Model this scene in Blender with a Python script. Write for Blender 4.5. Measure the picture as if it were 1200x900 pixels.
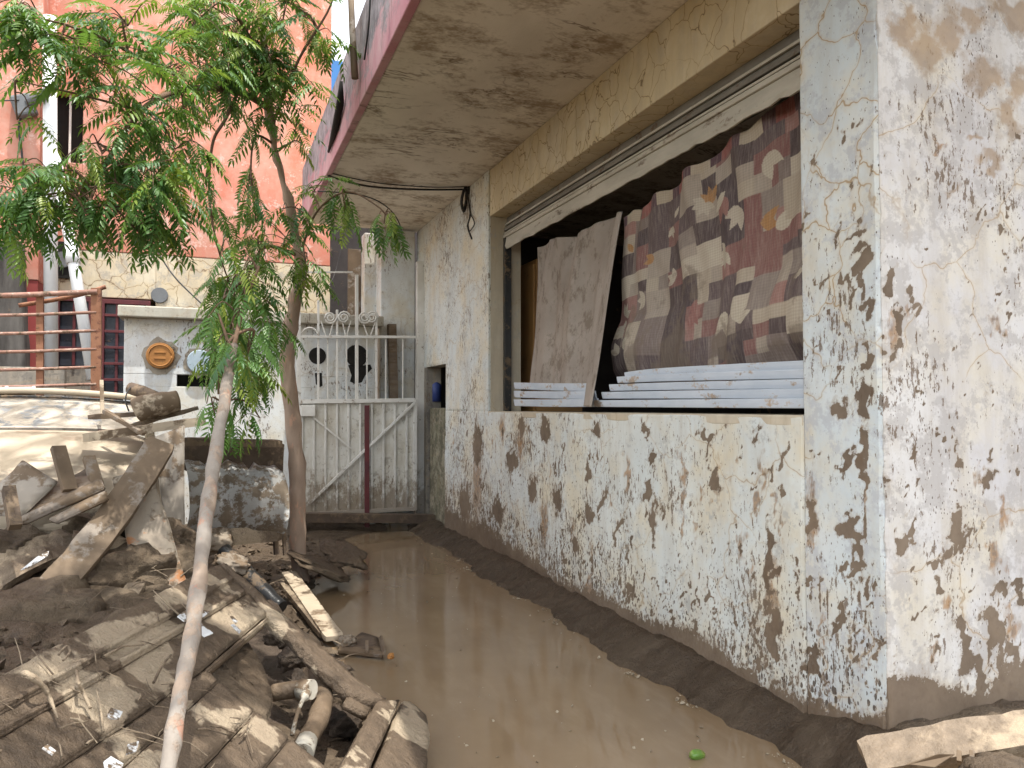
import bpy, bmesh, math, random
import numpy as np
from mathutils import Vector, Matrix, Euler, noise as mn
for o in list(bpy.data.objects): bpy.data.objects.remove(o)
random.seed(7); rng = np.random.default_rng(7)
scene = bpy.context.scene
C = scene.collection
R = math.radians

# ------------------------------------------------------------------ camera
EYE = 1.30; FPX = 900.0
YAW = math.atan(350/900); PITCH = math.atan(28/900)
cam_d = bpy.data.cameras.new('camera'); cam = bpy.data.objects.new('camera', cam_d); C.objects.link(cam)
cam_d.sensor_fit = 'HORIZONTAL'; cam_d.sensor_width = 36; cam_d.lens = FPX/1200*36
cam_d.clip_start = 0.05; cam_d.clip_end = 3000
cam.location = (0, 0, EYE); cam.rotation_euler = (math.pi/2+PITCH, 0, -YAW)
scene.camera = cam
# ------------------------------------------------------------------ sky, sun, exposure
SUN_EL, SUN_AZ = 77.0, 163.0            # elevation, compass azimuth (0 = +Y, 90 = +X) the light comes from
world = bpy.data.worlds.new('World'); scene.world = world; world.use_nodes = True
wn = world.node_tree; wn.nodes.clear()
w_out = wn.nodes.new('ShaderNodeOutputWorld'); w_bg = wn.nodes.new('ShaderNodeBackground')
w_sky = wn.nodes.new('ShaderNodeTexSky'); w_sky.sky_type = 'NISHITA'; w_sky.sun_disc = False
w_sky.sun_elevation = R(SUN_EL); w_sky.sun_rotation = R(SUN_AZ); w_sky.air_density = 1.0; w_sky.dust_density = 1.0; w_sky.ozone_density = 1.0
w_tc = wn.nodes.new('ShaderNodeTexCoord'); w_no = wn.nodes.new('ShaderNodeTexNoise')
w_no.inputs['Scale'].default_value = 2.3; w_no.inputs['Detail'].default_value = 7
w_rp = wn.nodes.new('ShaderNodeMapRange'); w_rp.inputs[1].default_value = .40; w_rp.inputs[2].default_value = .60
w_mx = wn.nodes.new('ShaderNodeMix'); w_mx.data_type = 'RGBA'; w_mx.inputs[7].default_value = (8.6, 8.3, 7.7, 1)
wn.links.new(w_tc.outputs['Generated'], w_no.inputs['Vector']); wn.links.new(w_no.outputs[0], w_rp.inputs[0])
wn.links.new(w_rp.outputs[0], w_mx.inputs[0]); wn.links.new(w_sky.outputs[0], w_mx.inputs[6])
wn.links.new(w_mx.outputs[2], w_bg.inputs[0]); w_bg.inputs[1].default_value = 0.15
wn.links.new(w_bg.outputs[0], w_out.inputs[0])
sun_d = bpy.data.lights.new('sun', 'SUN'); sun_o = bpy.data.objects.new('sun', sun_d); C.objects.link(sun_o)
sun_d.energy = 2.6; sun_d.angle = R(.5); sun_d.color = (1, .96, .88)
sd = Vector((math.sin(R(SUN_AZ))*math.cos(R(SUN_EL)), math.cos(R(SUN_AZ))*math.cos(R(SUN_EL)), math.sin(R(SUN_EL))))
sun_o.rotation_euler = (-sd).to_track_quat('-Z', 'Y').to_euler(); sun_o.location = sd*30
vs = scene.view_settings; vs.view_transform = 'Standard'; vs.look = 'None'; vs.gamma = 1; vs.exposure = 1.45
vs.use_curve_mapping = False
cy_ = scene.cycles; cy_.use_denoising = True; cy_.max_bounces = 6; cy_.diffuse_bounces = 4; cy_.glossy_bounces = 3; cy_.transmission_bounces = 2; cy_.caustics_reflective = False; cy_.caustics_refractive = False

# ------------------------------------------------------------------ measuring helper: photo pixel + one known coordinate -> place
_cy, _sy, _cp, _sp = math.cos(YAW), math.sin(YAW), math.cos(PITCH), math.sin(PITCH)
def W(x, y, X=None, Y=None, Z=None, t=None):
    u = (x-600)/FPX; v = (450-y)/FPX
    d = (_sy*_cp+u*_cy-v*_sy*_sp, _cy*_cp-u*_sy-v*_cy*_sp, _sp+v*_cp)
    if X is not None: t = X/d[0]
    if Y is not None: t = Y/d[1]
    if Z is not None: t = (Z-EYE)/d[2]
    return Vector((d[0]*t, d[1]*t, EYE+d[2]*t))

# ------------------------------------------------------------------ material helpers
class Mat:
    def __init__(s, name, rough=.8, spec=.3):
        s.m = bpy.data.materials.new(name); s.m.use_nodes = True; s.t = s.m.node_tree; s.t.nodes.clear()
        s.out = s.t.nodes.new('ShaderNodeOutputMaterial'); s.b = s.t.nodes.new('ShaderNodeBsdfPrincipled')
        s.t.links.new(s.b.outputs[0], s.out.inputs[0])
        s.set(s.b.inputs['Roughness'], rough); s.set(s.b.inputs['Specular IOR Level'], spec)
        s.pos = s.t.nodes.new('ShaderNodeTexCoord').outputs['Object']
    def set(s, sock, v):
        if hasattr(v, 'is_linked') or isinstance(v, bpy.types.NodeSocket): s.t.links.new(v, sock)
        elif isinstance(v, (tuple, list)):
            try: sock.default_value = (*v, 1) if len(v) == 3 and sock.type == 'RGBA' else v
            except Exception: sock.default_value = tuple(v)[:3]
        else: sock.default_value = v
    def node(s, typ, props=None, **k):
        n = s.t.nodes.new(typ)
        for a, b in (props or {}).items(): setattr(n, a, b)
        for a, b in k.items():
            s.set(n.inputs[int(a[1:])] if a[0] == 'i' and a[1:].isdigit() else n.inputs[a], b)
        return n
    def vmul(s, v, sc): return s.node('ShaderNodeVectorMath', {'operation': 'MULTIPLY'}, i0=v, i1=sc).outputs[0]
    def vadd(s, v, w): return s.node('ShaderNodeVectorMath', {'operation': 'ADD'}, i0=v, i1=w).outputs[0]
    def noise(s, scale, detail=5, rough=.6, vec=None, dist=0.):
        return s.node('ShaderNodeTexNoise', Vector=vec or s.pos, Scale=scale, Detail=min(detail, 5), Roughness=rough, Distortion=dist).outputs[0]
    def noisec(s, scale, detail=3, vec=None):
        return s.node('ShaderNodeTexNoise', Vector=vec or s.pos, Scale=scale, Detail=detail).outputs[1]
    def vor(s, scale, feature='F1', out=0, vec=None, rnd=1.):
        return s.node('ShaderNodeTexVoronoi', {'feature': feature}, Vector=vec or s.pos, Scale=scale, Randomness=rnd).outputs[out]
    def mr(s, f, a, b, c=0., d=1.):
        return s.node('ShaderNodeMapRange', {'clamp': True}, i0=f, i1=a, i2=b, i3=c, i4=d).outputs[0]
    def ma(s, op, a, b=0., c=0.): return s.node('ShaderNodeMath', {'operation': op}, i0=a, i1=b, i2=c).outputs[0]
    def mul(s, a, b): return s.ma('MULTIPLY', a, b)
    def mix(s, f, a, b, blend='MIX'):
        return s.node('ShaderNodeMix', {'data_type': 'RGBA', 'blend_type': blend}, i0=f, i6=a, i7=b).outputs[2]
    def sep(s, v=None):
        n = s.node('ShaderNodeSeparateXYZ', i0=v or s.pos); return n.outputs
    def attr(s, name, col=False): return s.node('ShaderNodeAttribute', {'attribute_name': name}).outputs[0 if col else 2]
    def col(s, c): s.set(s.b.inputs['Base Color'], c); return s
    def rough(s, r): s.set(s.b.inputs['Roughness'], r); return s
    def bump(s, h, strength=.3, dist=.02):
        n = s.node('ShaderNodeBump', Strength=strength, Distance=dist, Height=h); s.set(s.b.inputs['Normal'], n.outputs[0]); return s
    def upness(s):
        return s.sep(s.node('ShaderNodeNewGeometry').outputs['Normal'])[2]
MUD = (.096, .068, .044); MUD_D = (.050, .035, .023); MUD_L = (.33, .262, .185)
M = {}
def mud_mat(name, a=MUD, b=MUD_D, light=.35, bumpk=.5, rough=(.42, .8), sc=1.):
    m = Mat(name)
    n1 = m.noise(2.2*sc, 6, .65); n2 = m.noise(14*sc, 8, .7); n3 = m.noise(70*sc, 5, .7)
    c = m.mix(m.mr(n1, .35, .65), b, a)
    c = m.mix(m.mul(m.mr(n2, .35, .7), .55), c, tuple(x*1.55 for x in a))
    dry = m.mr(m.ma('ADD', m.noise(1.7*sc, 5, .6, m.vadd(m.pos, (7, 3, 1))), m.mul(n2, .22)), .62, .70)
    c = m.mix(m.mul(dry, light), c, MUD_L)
    c = m.mix(m.mul(m.mr(n3, .5, .8), .25), c, tuple(x*.55 for x in a))
    m.col(c); m.rough(m.mr(m.ma('ADD', n1, m.mul(dry, .5)), .3, .9, *rough))
    h = m.ma('ADD', m.mul(n2, 1.), m.ma('ADD', m.mul(n3, .4), m.mul(m.noise(5*sc, 3, .6, dist=1.2), .8)))
    m.bump(h, min(1, bumpk*1.5), .045/sc); M[name] = m.m; return m
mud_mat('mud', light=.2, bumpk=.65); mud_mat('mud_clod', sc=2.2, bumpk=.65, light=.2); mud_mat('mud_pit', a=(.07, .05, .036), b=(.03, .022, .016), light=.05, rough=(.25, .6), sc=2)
mud_mat('bank_mud', a=(.066, .047, .031), b=(.042, .029, .019), light=.06, rough=(.22, .55), sc=1.6)
mud_mat('mud_wood', a=(.155, .116, .080), b=(.085, .061, .041), light=.85, bumpk=.45, sc=1.8)
mud_mat('mud_pale', a=(.20, .155, .112), b=(.115, .086, .06), light=1., bumpk=.3, sc=1.6)
def muddy(name, base, base2=None, amt=.5, rough=.6, metal=0., sc=6., mudc=MUD, extra=None, extra_c=None, bumpk=.25, stretch=(1, 1, 1)):
    """a thing of its own colour, patchily coated with silt"""
    m = Mat(name); v = m.vmul(m.pos, stretch)
    c = m.mix(m.mr(m.noise(sc*.7, 6, .65, v), .35, .65), base, base2 or tuple(x*.75 for x in base))
    if extra_c: c = m.mix(m.mr(m.noise(sc*1.3, 7, .7, m.vadd(v, (3.1, 9.2, 4.4))), extra or .55, (extra or .55)+.08), c, extra_c)
    th = .78-.56*amt
    f = m.ma('ADD', m.noise(sc, 8, .68, m.vadd(v, (11, 5, 2))), m.mul(m.ma('SUBTRACT', m.noise(sc*7, 4, .6), .5), .22))
    mm = m.mr(f, th-.03, th+.04)
    mc = m.mix(m.mr(m.noise(sc*.8, 4), .35, .65), mudc, tuple(x*1.7 for x in mudc))
    m.col(m.mix(mm, c, mc)); m.rough(m.mr(mm, 0, 1, rough, .75))
    if metal: m.set(m.b.inputs['Metallic'], m.mr(mm, 0, 1, metal, 0))
    m.bump(m.ma('ADD', mm, m.mul(m.noise(sc*9, 5, .7), .5)), bumpk, .012); M[name] = m.m; return m
muddy('rust', (.22, .10, .055), (.28, .14, .085), .22, .8, sc=14, extra_c=(.12, .05, .035))
muddy('rust_pink', (.33, .20, .16), (.25, .135, .10), .35, .8, sc=16, extra_c=(.45, .33, .27))
muddy('maroon_iron', (.13, .028, .03), (.09, .025, .03), .12, .5, sc=12)
muddy('white_iron', (.68, .665, .63), (.58, .56, .52), .2, .6, sc=9, mudc=(.22, .17, .12), extra_c=(.23, .19, .15), extra=.62)
muddy('white_pipe', (.74, .75, .75), (.66, .67, .68), .12, .4, sc=3)
muddy('cable', (.018, .018, .02), (.03, .028, .026), .1, .5, sc=9)
muddy('wood_old', (.20, .155, .115), (.13, .098, .072), .45, .85, sc=7, stretch=(1, 1, 4))
muddy('wood_grey', (.25, .215, .18), (.16, .13, .105), .6, .85, sc=5)
muddy('wood_dark', (.07, .05, .036), (.11, .08, .06), .45, .85, sc=9)
muddy('board_pale', (.42, .35, .26), (.33, .27, .2), .45, .85, sc=4)
muddy('drum_white', (.50, .50, .49), (.40, .395, .38), .5, .65, sc=10, mudc=(.17, .135, .10), extra_c=(.36, .14, .07), extra=.66)
muddy('sheet_rust', (.28, .24, .19), (.22, .18, .14), .42, .7, sc=5, extra_c=(.33, .15, .065), extra=.54)
muddy('sheet_grey', (.30, .265, .225), (.24, .21, .175), .45, .75, sc=4)
muddy('car_paint', (.46, .39, .295), (.37, .31, .235), .35, .7, sc=2.6, mudc=(.26, .205, .15), bumpk=.2)
muddy('car_glass', (.27, .285, .295), (.22, .23, .235), .62, .4, sc=9, mudc=(.30, .265, .22), extra_c=(.42, .41, .39), extra=.6)
muddy('black_plastic', (.014, .014, .015), (.02, .02, .02), .38, .28, sc=10)
muddy('white_scrap', (.60, .62, .64), (.5, .51, .52), .48, .5, sc=14)
muddy('pvc_mud', (.17, .125, .085), (.12, .085, .056), .5, .6, sc=10)
muddy('pvc_white', (.46, .43, .37), (.36, .33, .27), .5, .45, sc=12)
muddy('bark', (.38, .285, .22), (.29, .21, .16), .12, .9, sc=16, mudc=(.2, .15, .11), extra_c=(.46, .28, .2), extra=.58, stretch=(1, 1, .35), bumpk=.35)
muddy('bark_mud', (.26, .23, .20), (.185, .155, .13), .45, .85, sc=12, mudc=(.17, .13, .10), extra_c=(.30, .17, .12), extra=.56, stretch=(1, 1, .3), bumpk=.3)
muddy('twig_bark', (.16, .10, .065), (.11, .07, .045), .1, .9, sc=20)
muddy('stone', (.27, .225, .175), (.2, .165, .13), .5, .85, sc=9)
muddy('orange_cover', (.36, .165, .045), (.29, .13, .04), .18, .6, sc=14)
muddy('bluegrey_cover', (.38, .46, .52), (.3, .38, .44), .2, .6, sc=14)
muddy('wardrobe_wood', (.36, .20, .075), (.30, .16, .06), .15, .5, sc=6)
muddy('blue_plastic', (.03, .05, .16), (.04, .06, .2), .2, .4, sc=14)
muddy('conduit_grey', (.17, .18, .19), (.13, .135, .14), .2, .5, sc=8)
muddy('shutter_white', (.56, .61, .68), (.47, .53, .61), .33, .45, sc=8, mudc=(.30, .24, .19), bumpk=.12, extra_c=(.40, .22, .14), extra=.68, stretch=(1, .6, 1.6))
muddy('housing_paint', (.50, .47, .40), (.38, .355, .30), .3, .55, sc=6, mudc=(.17, .14, .11), stretch=(1, .5, 2))
muddy('housing_dark', (.20, .185, .16), (.14, .13, .11), .3, .6, sc=6)
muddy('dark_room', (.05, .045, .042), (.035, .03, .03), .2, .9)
muddy('soot', (.012, .011, .01), (.02, .018, .016), .1, .9)  # soot black, also painted into openings in place of their shade
m = Mat('fruit', .3, .5); m.col(m.mix(m.mr(m.noise(18), .4, .6), (.10, .20, .035), (.26, .28, .08))); M['fruit'] = m.m
m = Mat('yellow_leaf', .6); m.col((.55, .5, .1)); M['yellow_leaf'] = m.m

# plaster ----------------------------------------------------------
def plaster(name, cols, crack_scale=3.4, crack_c=(.30, .21, .12), crack_w=.010, crack_amt=.8, crack_stretch=(1, 1, 1), mud=True, patch=.2, patch_c=(.36, .37, .37), grime=.35, speck=True, crack_mask=.42):
    m = Mat(name, .85, .2); p = m.pos
    c = m.mix(m.mr(m.noise(1.3, 5, .6), .38, .62), cols[0], cols[1])
    c = m.mix(m.mr(m.noise(2.6, 6, .65, m.vadd(p, (4, 8, 1))), .46, .66), c, cols[2])
    # weathered grime running downwards
    g = m.noise(1., 7, .7, m.vmul(p, (9, 9, 1.6)))
    c = m.mix(m.mul(m.mr(g, .44, .74), grime), c, (.36, .305, .235))
    c = m.mix(m.mul(m.mr(m.noise(9, 5, .75, m.vadd(p, (6, 2, 4))), .5, .72), grime*.8), c, (.42, .37, .30))
    # worn-off paint showing grey cement
    pf = m.ma('ADD', m.noise(6.5, 8, .8, m.vadd(p, (1, 2, 9))), m.mul(m.noise(40, 3), .16))
    pm = m.mr(pf, .75-patch*.5, .82-patch*.5)
    c = m.mix(m.mul(pm, .6), c, patch_c)
    # cracks
    dv = m.vadd(p, m.vmul(m.node('ShaderNodeVectorMath', {'operation': 'SUBTRACT'}, i0=m.noisec(3.2, 4), i1=(.5, .5, .5)).outputs[0], (.35, .35, .35)))
    dv = m.vmul(dv, crack_stretch)
    e = m.vor(crack_scale, 'DISTANCE_TO_EDGE', vec=dv)
    cm = m.mr(m.noise(1.7, 3, .5, m.vadd(p, (9, 1, 5))), crack_mask, crack_mask+.12)
    line = m.mul(m.mr(e, crack_w*.35, crack_w, 1, 0), cm); halo = m.mul(m.mr(e, 0, crack_w*4.5, 1, 0), cm)
    c = m.mix(m.mul(halo, .4*crack_amt), c, (.52, .38, .2)); c = m.mix(m.mul(line, crack_amt), c, crack_c)
    hgt = m.ma('MULTIPLY', m.noise(26, 4, .7), .45)
    if speck:
        v1 = m.node('ShaderNodeTexVoronoi', Vector=m.vmul(p, (1, 1, .55)), Scale=34.); rv = m.sep(v1.outputs[1])[0]
        dens = m.attr('dots') if mud else .12
        rad = m.mul(m.mr(m.ma('ADD', rv, dens), .92, 1.7), .42)
        dd = m.ma('ADD', v1.outputs[0], m.mul(m.ma('SUBTRACT', m.noise(80, 3), .5), .22))
        dm = m.mr(m.ma('SUBTRACT', dd, rad), -.02, .015, 1, 0)
        fl = m.ma('ADD', m.noise(1, 5, .75, m.vmul(p, (46, 46, 17))), m.ma('ADD', m.mul(dens, .16), m.mul(m.ma('SUBTRACT', m.noise(2.3, 3, .6, m.vadd(p, (2, 6, 3))), .5), .5)))
        c = m.mix(m.mul(m.mr(fl, .64, .675), .85), c, (.135, .092, .06))
        v2 = m.node('ShaderNodeTexVoronoi', Vector=m.vmul(p, (1, 1, .5)), Scale=95.); rv2 = m.sep(v2.outputs[1])[1]
        rad2 = m.mul(m.mr(m.ma('ADD', rv2, dens), .85, 1.6), .42)
        dm = m.ma('MAXIMUM', dm, m.mr(m.ma('SUBTRACT', v2.outputs[0], rad2), -.03, .02, 1, 0))
        c = m.mix(m.mul(dm, .9), c, (.075, .053, .037))
    if mud:
        st = m.attr('stain'); sf = m.mr(m.ma('ADD', st, m.mul(m.ma('SUBTRACT', m.noise(7, 8, .72), .5), 1.5)), .35, .75)
        c = m.mix(m.mul(sf, .75), c, m.mix(m.mr(m.noise(5, 5), .4, .6), (.36, .25, .15), (.27, .2, .14)))
        rs = m.attr('rust'); rf = m.mr(m.ma('ADD', rs, m.mul(m.ma('SUBTRACT', m.noise(1, 8, .75, m.vmul(p, (40, 40, 9))), .5), 1.5)), .4, .8)
        c = m.mix(m.mul(rf, .75), c, m.mix(m.mr(m.noise(30, 5), .4, .6), (.33, .18, .07), (.16, .095, .05)))
        a = m.attr('mud')
        f = m.ma('ADD', a, m.ma('ADD', m.mul(m.ma('SUBTRACT', m.noise(1, 5, .72, m.vmul(p, (20, 20, 11))), .5), 1.7), m.mul(m.ma('SUBTRACT', m.noise(70, 3, .7), .5), .7)))
        film = m.mr(f, .22, .42); mm = m.mr(f, .46, .56)
        c = m.mix(m.mul(film, .45), c, (.36, .30, .235))
        mc = m.mix(m.mr(m.noise(3, 6), .35, .65), (.105, .073, .048), (.19, .142, .10))
        mc = m.mix(m.mul(m.mr(m.noise(30, 5), .5, .75), .4), mc, (.09, .06, .042))
        c = m.mix(m.mul(mm, .93), c, mc); hgt = m.ma('ADD', hgt, m.mul(mm, .5))
    m.col(c); m.bump(hgt, .45, .008); M[name] = m.m
    return m
WHITE3 = ((.63, .65, .62), (.56, .60, .60), (.62, .575, .46))
plaster('wall_plaster', WHITE3, 2.6, crack_amt=.55, crack_w=.007)
plaster('pillar_plaster', ((.53, .59, .62), (.60, .63, .63), (.61, .58, .49)), 4.2, crack_c=(.33, .23, .12), crack_w=.013, crack_amt=.8, patch=.32, patch_c=(.40, .42, .46))
plaster('face_plaster', ((.60, .59, .58), (.52, .51, .52), (.59, .55, .47)), 2.0, crack_amt=.6, crack_w=.006, patch=.34, patch_c=(.36, .34, .33), grime=.45)
plaster('beam_plaster', ((.60, .51, .34), (.54, .45, .30), (.64, .57, .43)), 7., crack_c=(.19, .14, .09), crack_w=.017, crack_amt=.85, crack_stretch=(1, 1, .75), mud=False, patch=.05, speck=False, grime=.45, crack_mask=.30)
plaster('jamb_plaster', ((.52, .45, .34), (.46, .40, .31), (.55, .5, .4)), 3., crack_amt=.3, mud=False, patch=.15, speck=False, grime=.7)
plaster('pink_plaster', ((.50, .170, .112), (.53, .205, .145), (.56, .29, .225)), 1.4, crack_amt=.06, mud=False, patch=.24, patch_c=(.66, .48, .42), speck=False, grime=.28)
plaster('cream_plaster', ((.62, .53, .37), (.56, .47, .33), (.66, .60, .47)), 4.8, crack_c=(.2, .14, .09), crack_w=.022, crack_amt=.85, crack_mask=.3, mud=False, patch=.3, patch_c=(.34, .32, .29), speck=False, grime=.5)
plaster('meter_plaster', ((.66, .67, .66), (.60, .64, .67), (.60, .56, .47)), 1.6, crack_amt=.3, mud=False, patch=.18, patch_c=(.45, .43, .39), speck=True, grime=.4)
plaster('cap_concrete', ((.50, .48, .40), (.44, .42, .36), (.38, .36, .30)), 2, crack_amt=.2, mud=False, patch=.25, patch_c=(.25, .23, .2), speck=True, grime=.9)
plaster('old_concrete', ((.22, .2, .175), (.17, .155, .135), (.26, .23, .19)), 2, crack_amt=.3, mud=False, patch=.3, patch_c=(.12, .11, .1), speck=True, grime=.8)
plaster('moss_concrete', ((.20, .19, .13), (.13, .125, .085), (.28, .26, .19)), 3, crack_amt=.2, mud=False, patch=.4, patch_c=(.05, .045, .03), speck=True, grime=.8)
# slab underside: damp brown concrete
m = Mat('soffit', .9, .1); p = m.pos
c = m.mix(m.mr(m.noise(1.1, 6, .6, m.vmul(p, (1, .55, 1))), .36, .64), (.78, .725, .635), (.58, .525, .45))
c = m.mix(m.mul(m.mr(m.noise(2.6, 9, .82, m.vmul(p, (.85, 1.2, 1))), .50, .64), .8), c, (.26, .19, .125))
c = m.mix(m.mul(m.mr(m.noise(5, 8, .75, m.vadd(p, (3, 3, 0))), .56, .7), .45), c, (.68, .62, .54))
bl = m.mr(m.ma('ABSOLUTE', m.ma('SUBTRACT', m.noise(1.4, 9, .72, m.vadd(m.vmul(p, (.5, 1.5, 1)), (5, 0, 0)), .6), .5)), .004, .016, 1, 0)
c = m.mix(m.mul(m.mul(bl, m.mr(m.noise(2.5, 4, .5), .45, .6)), .7), c, (.13, .085, .05))
m.col(c); m.bump(m.noise(16, 7, .7), .4, .01); M['soffit'] = m.m
# slab edge: washed-out pink with grey weathering
m = Mat('pink_fascia', .85, .2); p = m.pos
c = m.mix(m.mr(m.noise(3, 5), .35, .65), (.46, .21, .25), (.52, .33, .35))
z = m.sep()[2]
wf = m.ma('ADD', m.noise(1, 8, .75, m.vmul(p, (2, 2.6, 5))), m.mr(z, 3.36, 3.95, -.14, .26))
c = m.mix(m.mr(wf, .46, .58), c, m.mix(m.mr(m.noise(7, 6, .7), .4, .6), (.20, .185, .2), (.36, .33, .35)))
c = m.mix(m.mul(m.mr(m.noise(1, 7, .75, m.vmul(p, (3, 7, 1.2))), .56, .68), .7), c, (.10, .08, .09))
m.col(c); m.bump(m.noise(14, 7, .7), .4, .01); M['pink_fascia'] = m.m
# water: opaque silty puddle, mirror-like film on top
m = Mat('silty_water', .06, .5)
c = m.mix(m.mr(m.noise(1.2, 5, .6), .35, .65), (.175, .122, .073), (.225, .162, .100))
c = m.mix(m.mul(m.mr(m.noise(1, 7, .7, m.vmul(m.pos, (6, 1.3, 1))), .5, .7), .4), c, (.27, .205, .138))
m.col(c); m.set(m.b.inputs['IOR'], 1.38)
m.rough(m.mr(m.noise(1, 6, .7, m.vmul(m.pos, (5, 1.2, 1))), .40, .66, .045, .22))
m.bump(m.ma('ADD', m.noise(3.5, 3, .5), m.mul(m.noise(30, 3), .04)), .03, .02); M['silty_water'] = m.m
# printed patchwork and plain curtain
m = Mat('patchwork', .9, .1); c = m.attr('print', True)
u = m.attr('cu'); vv = m.attr('cv')
wv = m.ma('ADD', m.ma('SINE', m.mul(u, 700)), m.ma('SINE', m.mul(vv, 520)))
c = m.mix(m.mr(wv, -2, 2, .0, .22), c, (.05, .04, .04)); c = m.mix(m.mul(m.mr(m.noise(1, 5, .7, m.vmul(m.pos, (1, 120, 12))), .45, .75), .3), c, (.5, .44, .38))
mk = m.mr(m.ma('ADD', m.noise(4, 8, .7), m.attr('wet')), .66, .74)
c = m.mix(m.mul(mk, .6), c, (.17, .135, .105))
m.col(c); m.bump(m.ma('ADD', m.mul(wv, .1), m.noise(14, 5)), .2, .01); M['patchwork'] = m.m
m = Mat('plain_curtain', .9, .1)
c = m.mix(m.mr(m.noise(3.5, 5), .35, .65), (.36, .315, .275), (.29, .25, .215))
c = m.mix(m.mul(m.mr(m.noise(7, 9, .75, m.vmul(m.pos, (1, 1.6, .9))), .52, .62), .7), c, (.165, .13, .10))
m.col(c); m.bump(m.noise(30, 6, .7), .25, .01); M['plain_curtain'] = m.m
# leaves
def leaf_mat(name, per_object):
    m = Mat(name, .42, .45)
    r = m.node('ShaderNodeObjectInfo').outputs['Random'] if per_object else m.attr('tint')
    c = m.mix(m.mr(r, 0, .75), (.042, .122, .034), (.115, .235, .045)); c = m.mix(m.mr(r, .76, 1), c, (.28, .33, .045))
    c = m.mix(m.mul(m.noise(30, 3), .3), c, (.035, .10, .022))
    m.col(c)
    tr = m.node('ShaderNodeBsdfTranslucent', Color=m.mix(.5, c, (.22, .36, .03)))
    mx = m.node('ShaderNodeMixShader', i0=.33); m.t.links.new(m.b.outputs[0], mx.inputs[1]); m.t.links.new(tr.outputs[0], mx.inputs[2])
    m.t.links.new(mx.outputs[0], m.out.inputs[0]); M[name] = m.m
leaf_mat('leaf', True); leaf_mat('leaf_mass', False)

# ------------------------------------------------------------------ object helpers
def link(name, me, mat, parent=None):
    o = bpy.data.objects.new(name, me); C.objects.link(o)
    if mat is not None and not me.materials: me.materials.append(M[mat] if isinstance(mat, str) else mat)
    if parent is not None:
        o.parent = parent
        if parent.type == 'EMPTY': o.matrix_parent_inverse = Matrix.Translation(-parent.location)
        elif parent.location.length > 0 or any(parent.rotation_euler):
            o.matrix_parent_inverse = (Matrix.Translation(parent.location) @ parent.rotation_euler.to_matrix().to_4x4()).inverted()
    return o
def tag(o, label, cat, group=None):
    o['label'] = label; o['category'] = cat
    if group: o['group'] = group
    return o
def thing(name, label, cat, loc=(0, 0, 0), group=None):
    o = bpy.data.objects.new(name, None); C.objects.link(o); o.location = loc; o.empty_display_size = .2
    return tag(o, label, cat, group)
def struct(o, kind='structure'): o['kind'] = kind; return o
def finish(bm, name, smooth=False):
    bmesh.ops.recalc_face_normals(bm, faces=bm.faces)
    me = bpy.data.meshes.new(name); bm.to_mesh(me); bm.free()
    if smooth: me.polygons.foreach_set('use_smooth', [len(p.vertices) <= 4 for p in me.polygons])
    return me
def bm_box(bm, lo, hi, bev=0.):
    r = bmesh.ops.create_cube(bm, size=1.)
    for v in r['verts']:
        v.co = Vector([(lo[i]+hi[i])/2+v.co[i]*(hi[i]-lo[i]) for i in range(3)])
    if bev: bmesh.ops.bevel(bm, geom=list({e for v in r['verts'] for e in v.link_edges}), offset=bev, segments=2, affect='EDGES', profile=.5)
    return bm
def box(name, lo, hi, mat, parent=None, bev=.004):
    bm = bmesh.new(); bm_box(bm, lo, hi, bev); return link(name, finish(bm, name), mat, parent)
def bm_tube(bm, pts, rad, seg=8, caps=True):
    pts = [Vector(p) for p in pts]; n = len(pts)
    if not isinstance(rad, (list, tuple)): rad = [rad]*n
    rings = []; ref = None
    for i, p in enumerate(pts):
        d = (pts[min(i+1, n-1)]-pts[max(i-1, 0)]).normalized()
        if ref is None: ref = d.orthogonal().normalized()
        ref = (ref-d*ref.dot(d)); ref = ref.normalized() if ref.length > 1e-6 else d.orthogonal().normalized()
        b = d.cross(ref)
        rings.append([bm.verts.new(p+(ref*math.cos(2*math.pi*k/seg)+b*math.sin(2*math.pi*k/seg))*rad[i]) for k in range(seg)])
    for a, b in zip(rings, rings[1:]):
        for k in range(seg): bm.faces.new((a[k], a[(k+1) % seg], b[(k+1) % seg], b[k]))
    if caps: bm.faces.new(rings[0][::-1]); bm.faces.new(rings[-1])
    return bm
def tube(name, pts, rad, mat, parent=None, seg=8, smooth=True):
    bm = bm_tube(bmesh.new(), pts, rad, seg); return link(name, finish(bm, name, smooth), mat, parent)
def bar(name, a, b, w, mat, parent=None, up=(0, 0, 1), h=None, bev=.0015):
    """square bar from a to b"""
    a, b = Vector(a), Vector(b); d = (b-a); L = d.length; d.normalize(); h = h or w
    s = d.cross(Vector(up)); s = s.normalized() if s.length > 1e-5 else d.orthogonal().normalized(); t = s.cross(d)
    bm = bmesh.new(); bm_box(bm, (-w/2, -h/2, 0), (w/2, h/2, L), bev)
    mt = Matrix((s, t, d)).transposed()
    for v in bm.verts: v.co = a+mt @ v.co
    return link(name, finish(bm, name), mat, parent)
def spline(pts, n=6):
    pts = [Vector(p) for p in pts]; out = []
    for i in range(len(pts)-1):
        p0, p1, p2, p3 = pts[max(i-1, 0)], pts[i], pts[i+1], pts[min(i+2, len(pts)-1)]
        for k in range(n):
            t = k/n
            out.append(.5*((2*p1)+(-p0+p2)*t+(2*p0-5*p1+4*p2-p3)*t*t+(-p0+3*p1-3*p2+p3)*t**3))
    return out+[pts[-1]]
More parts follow.
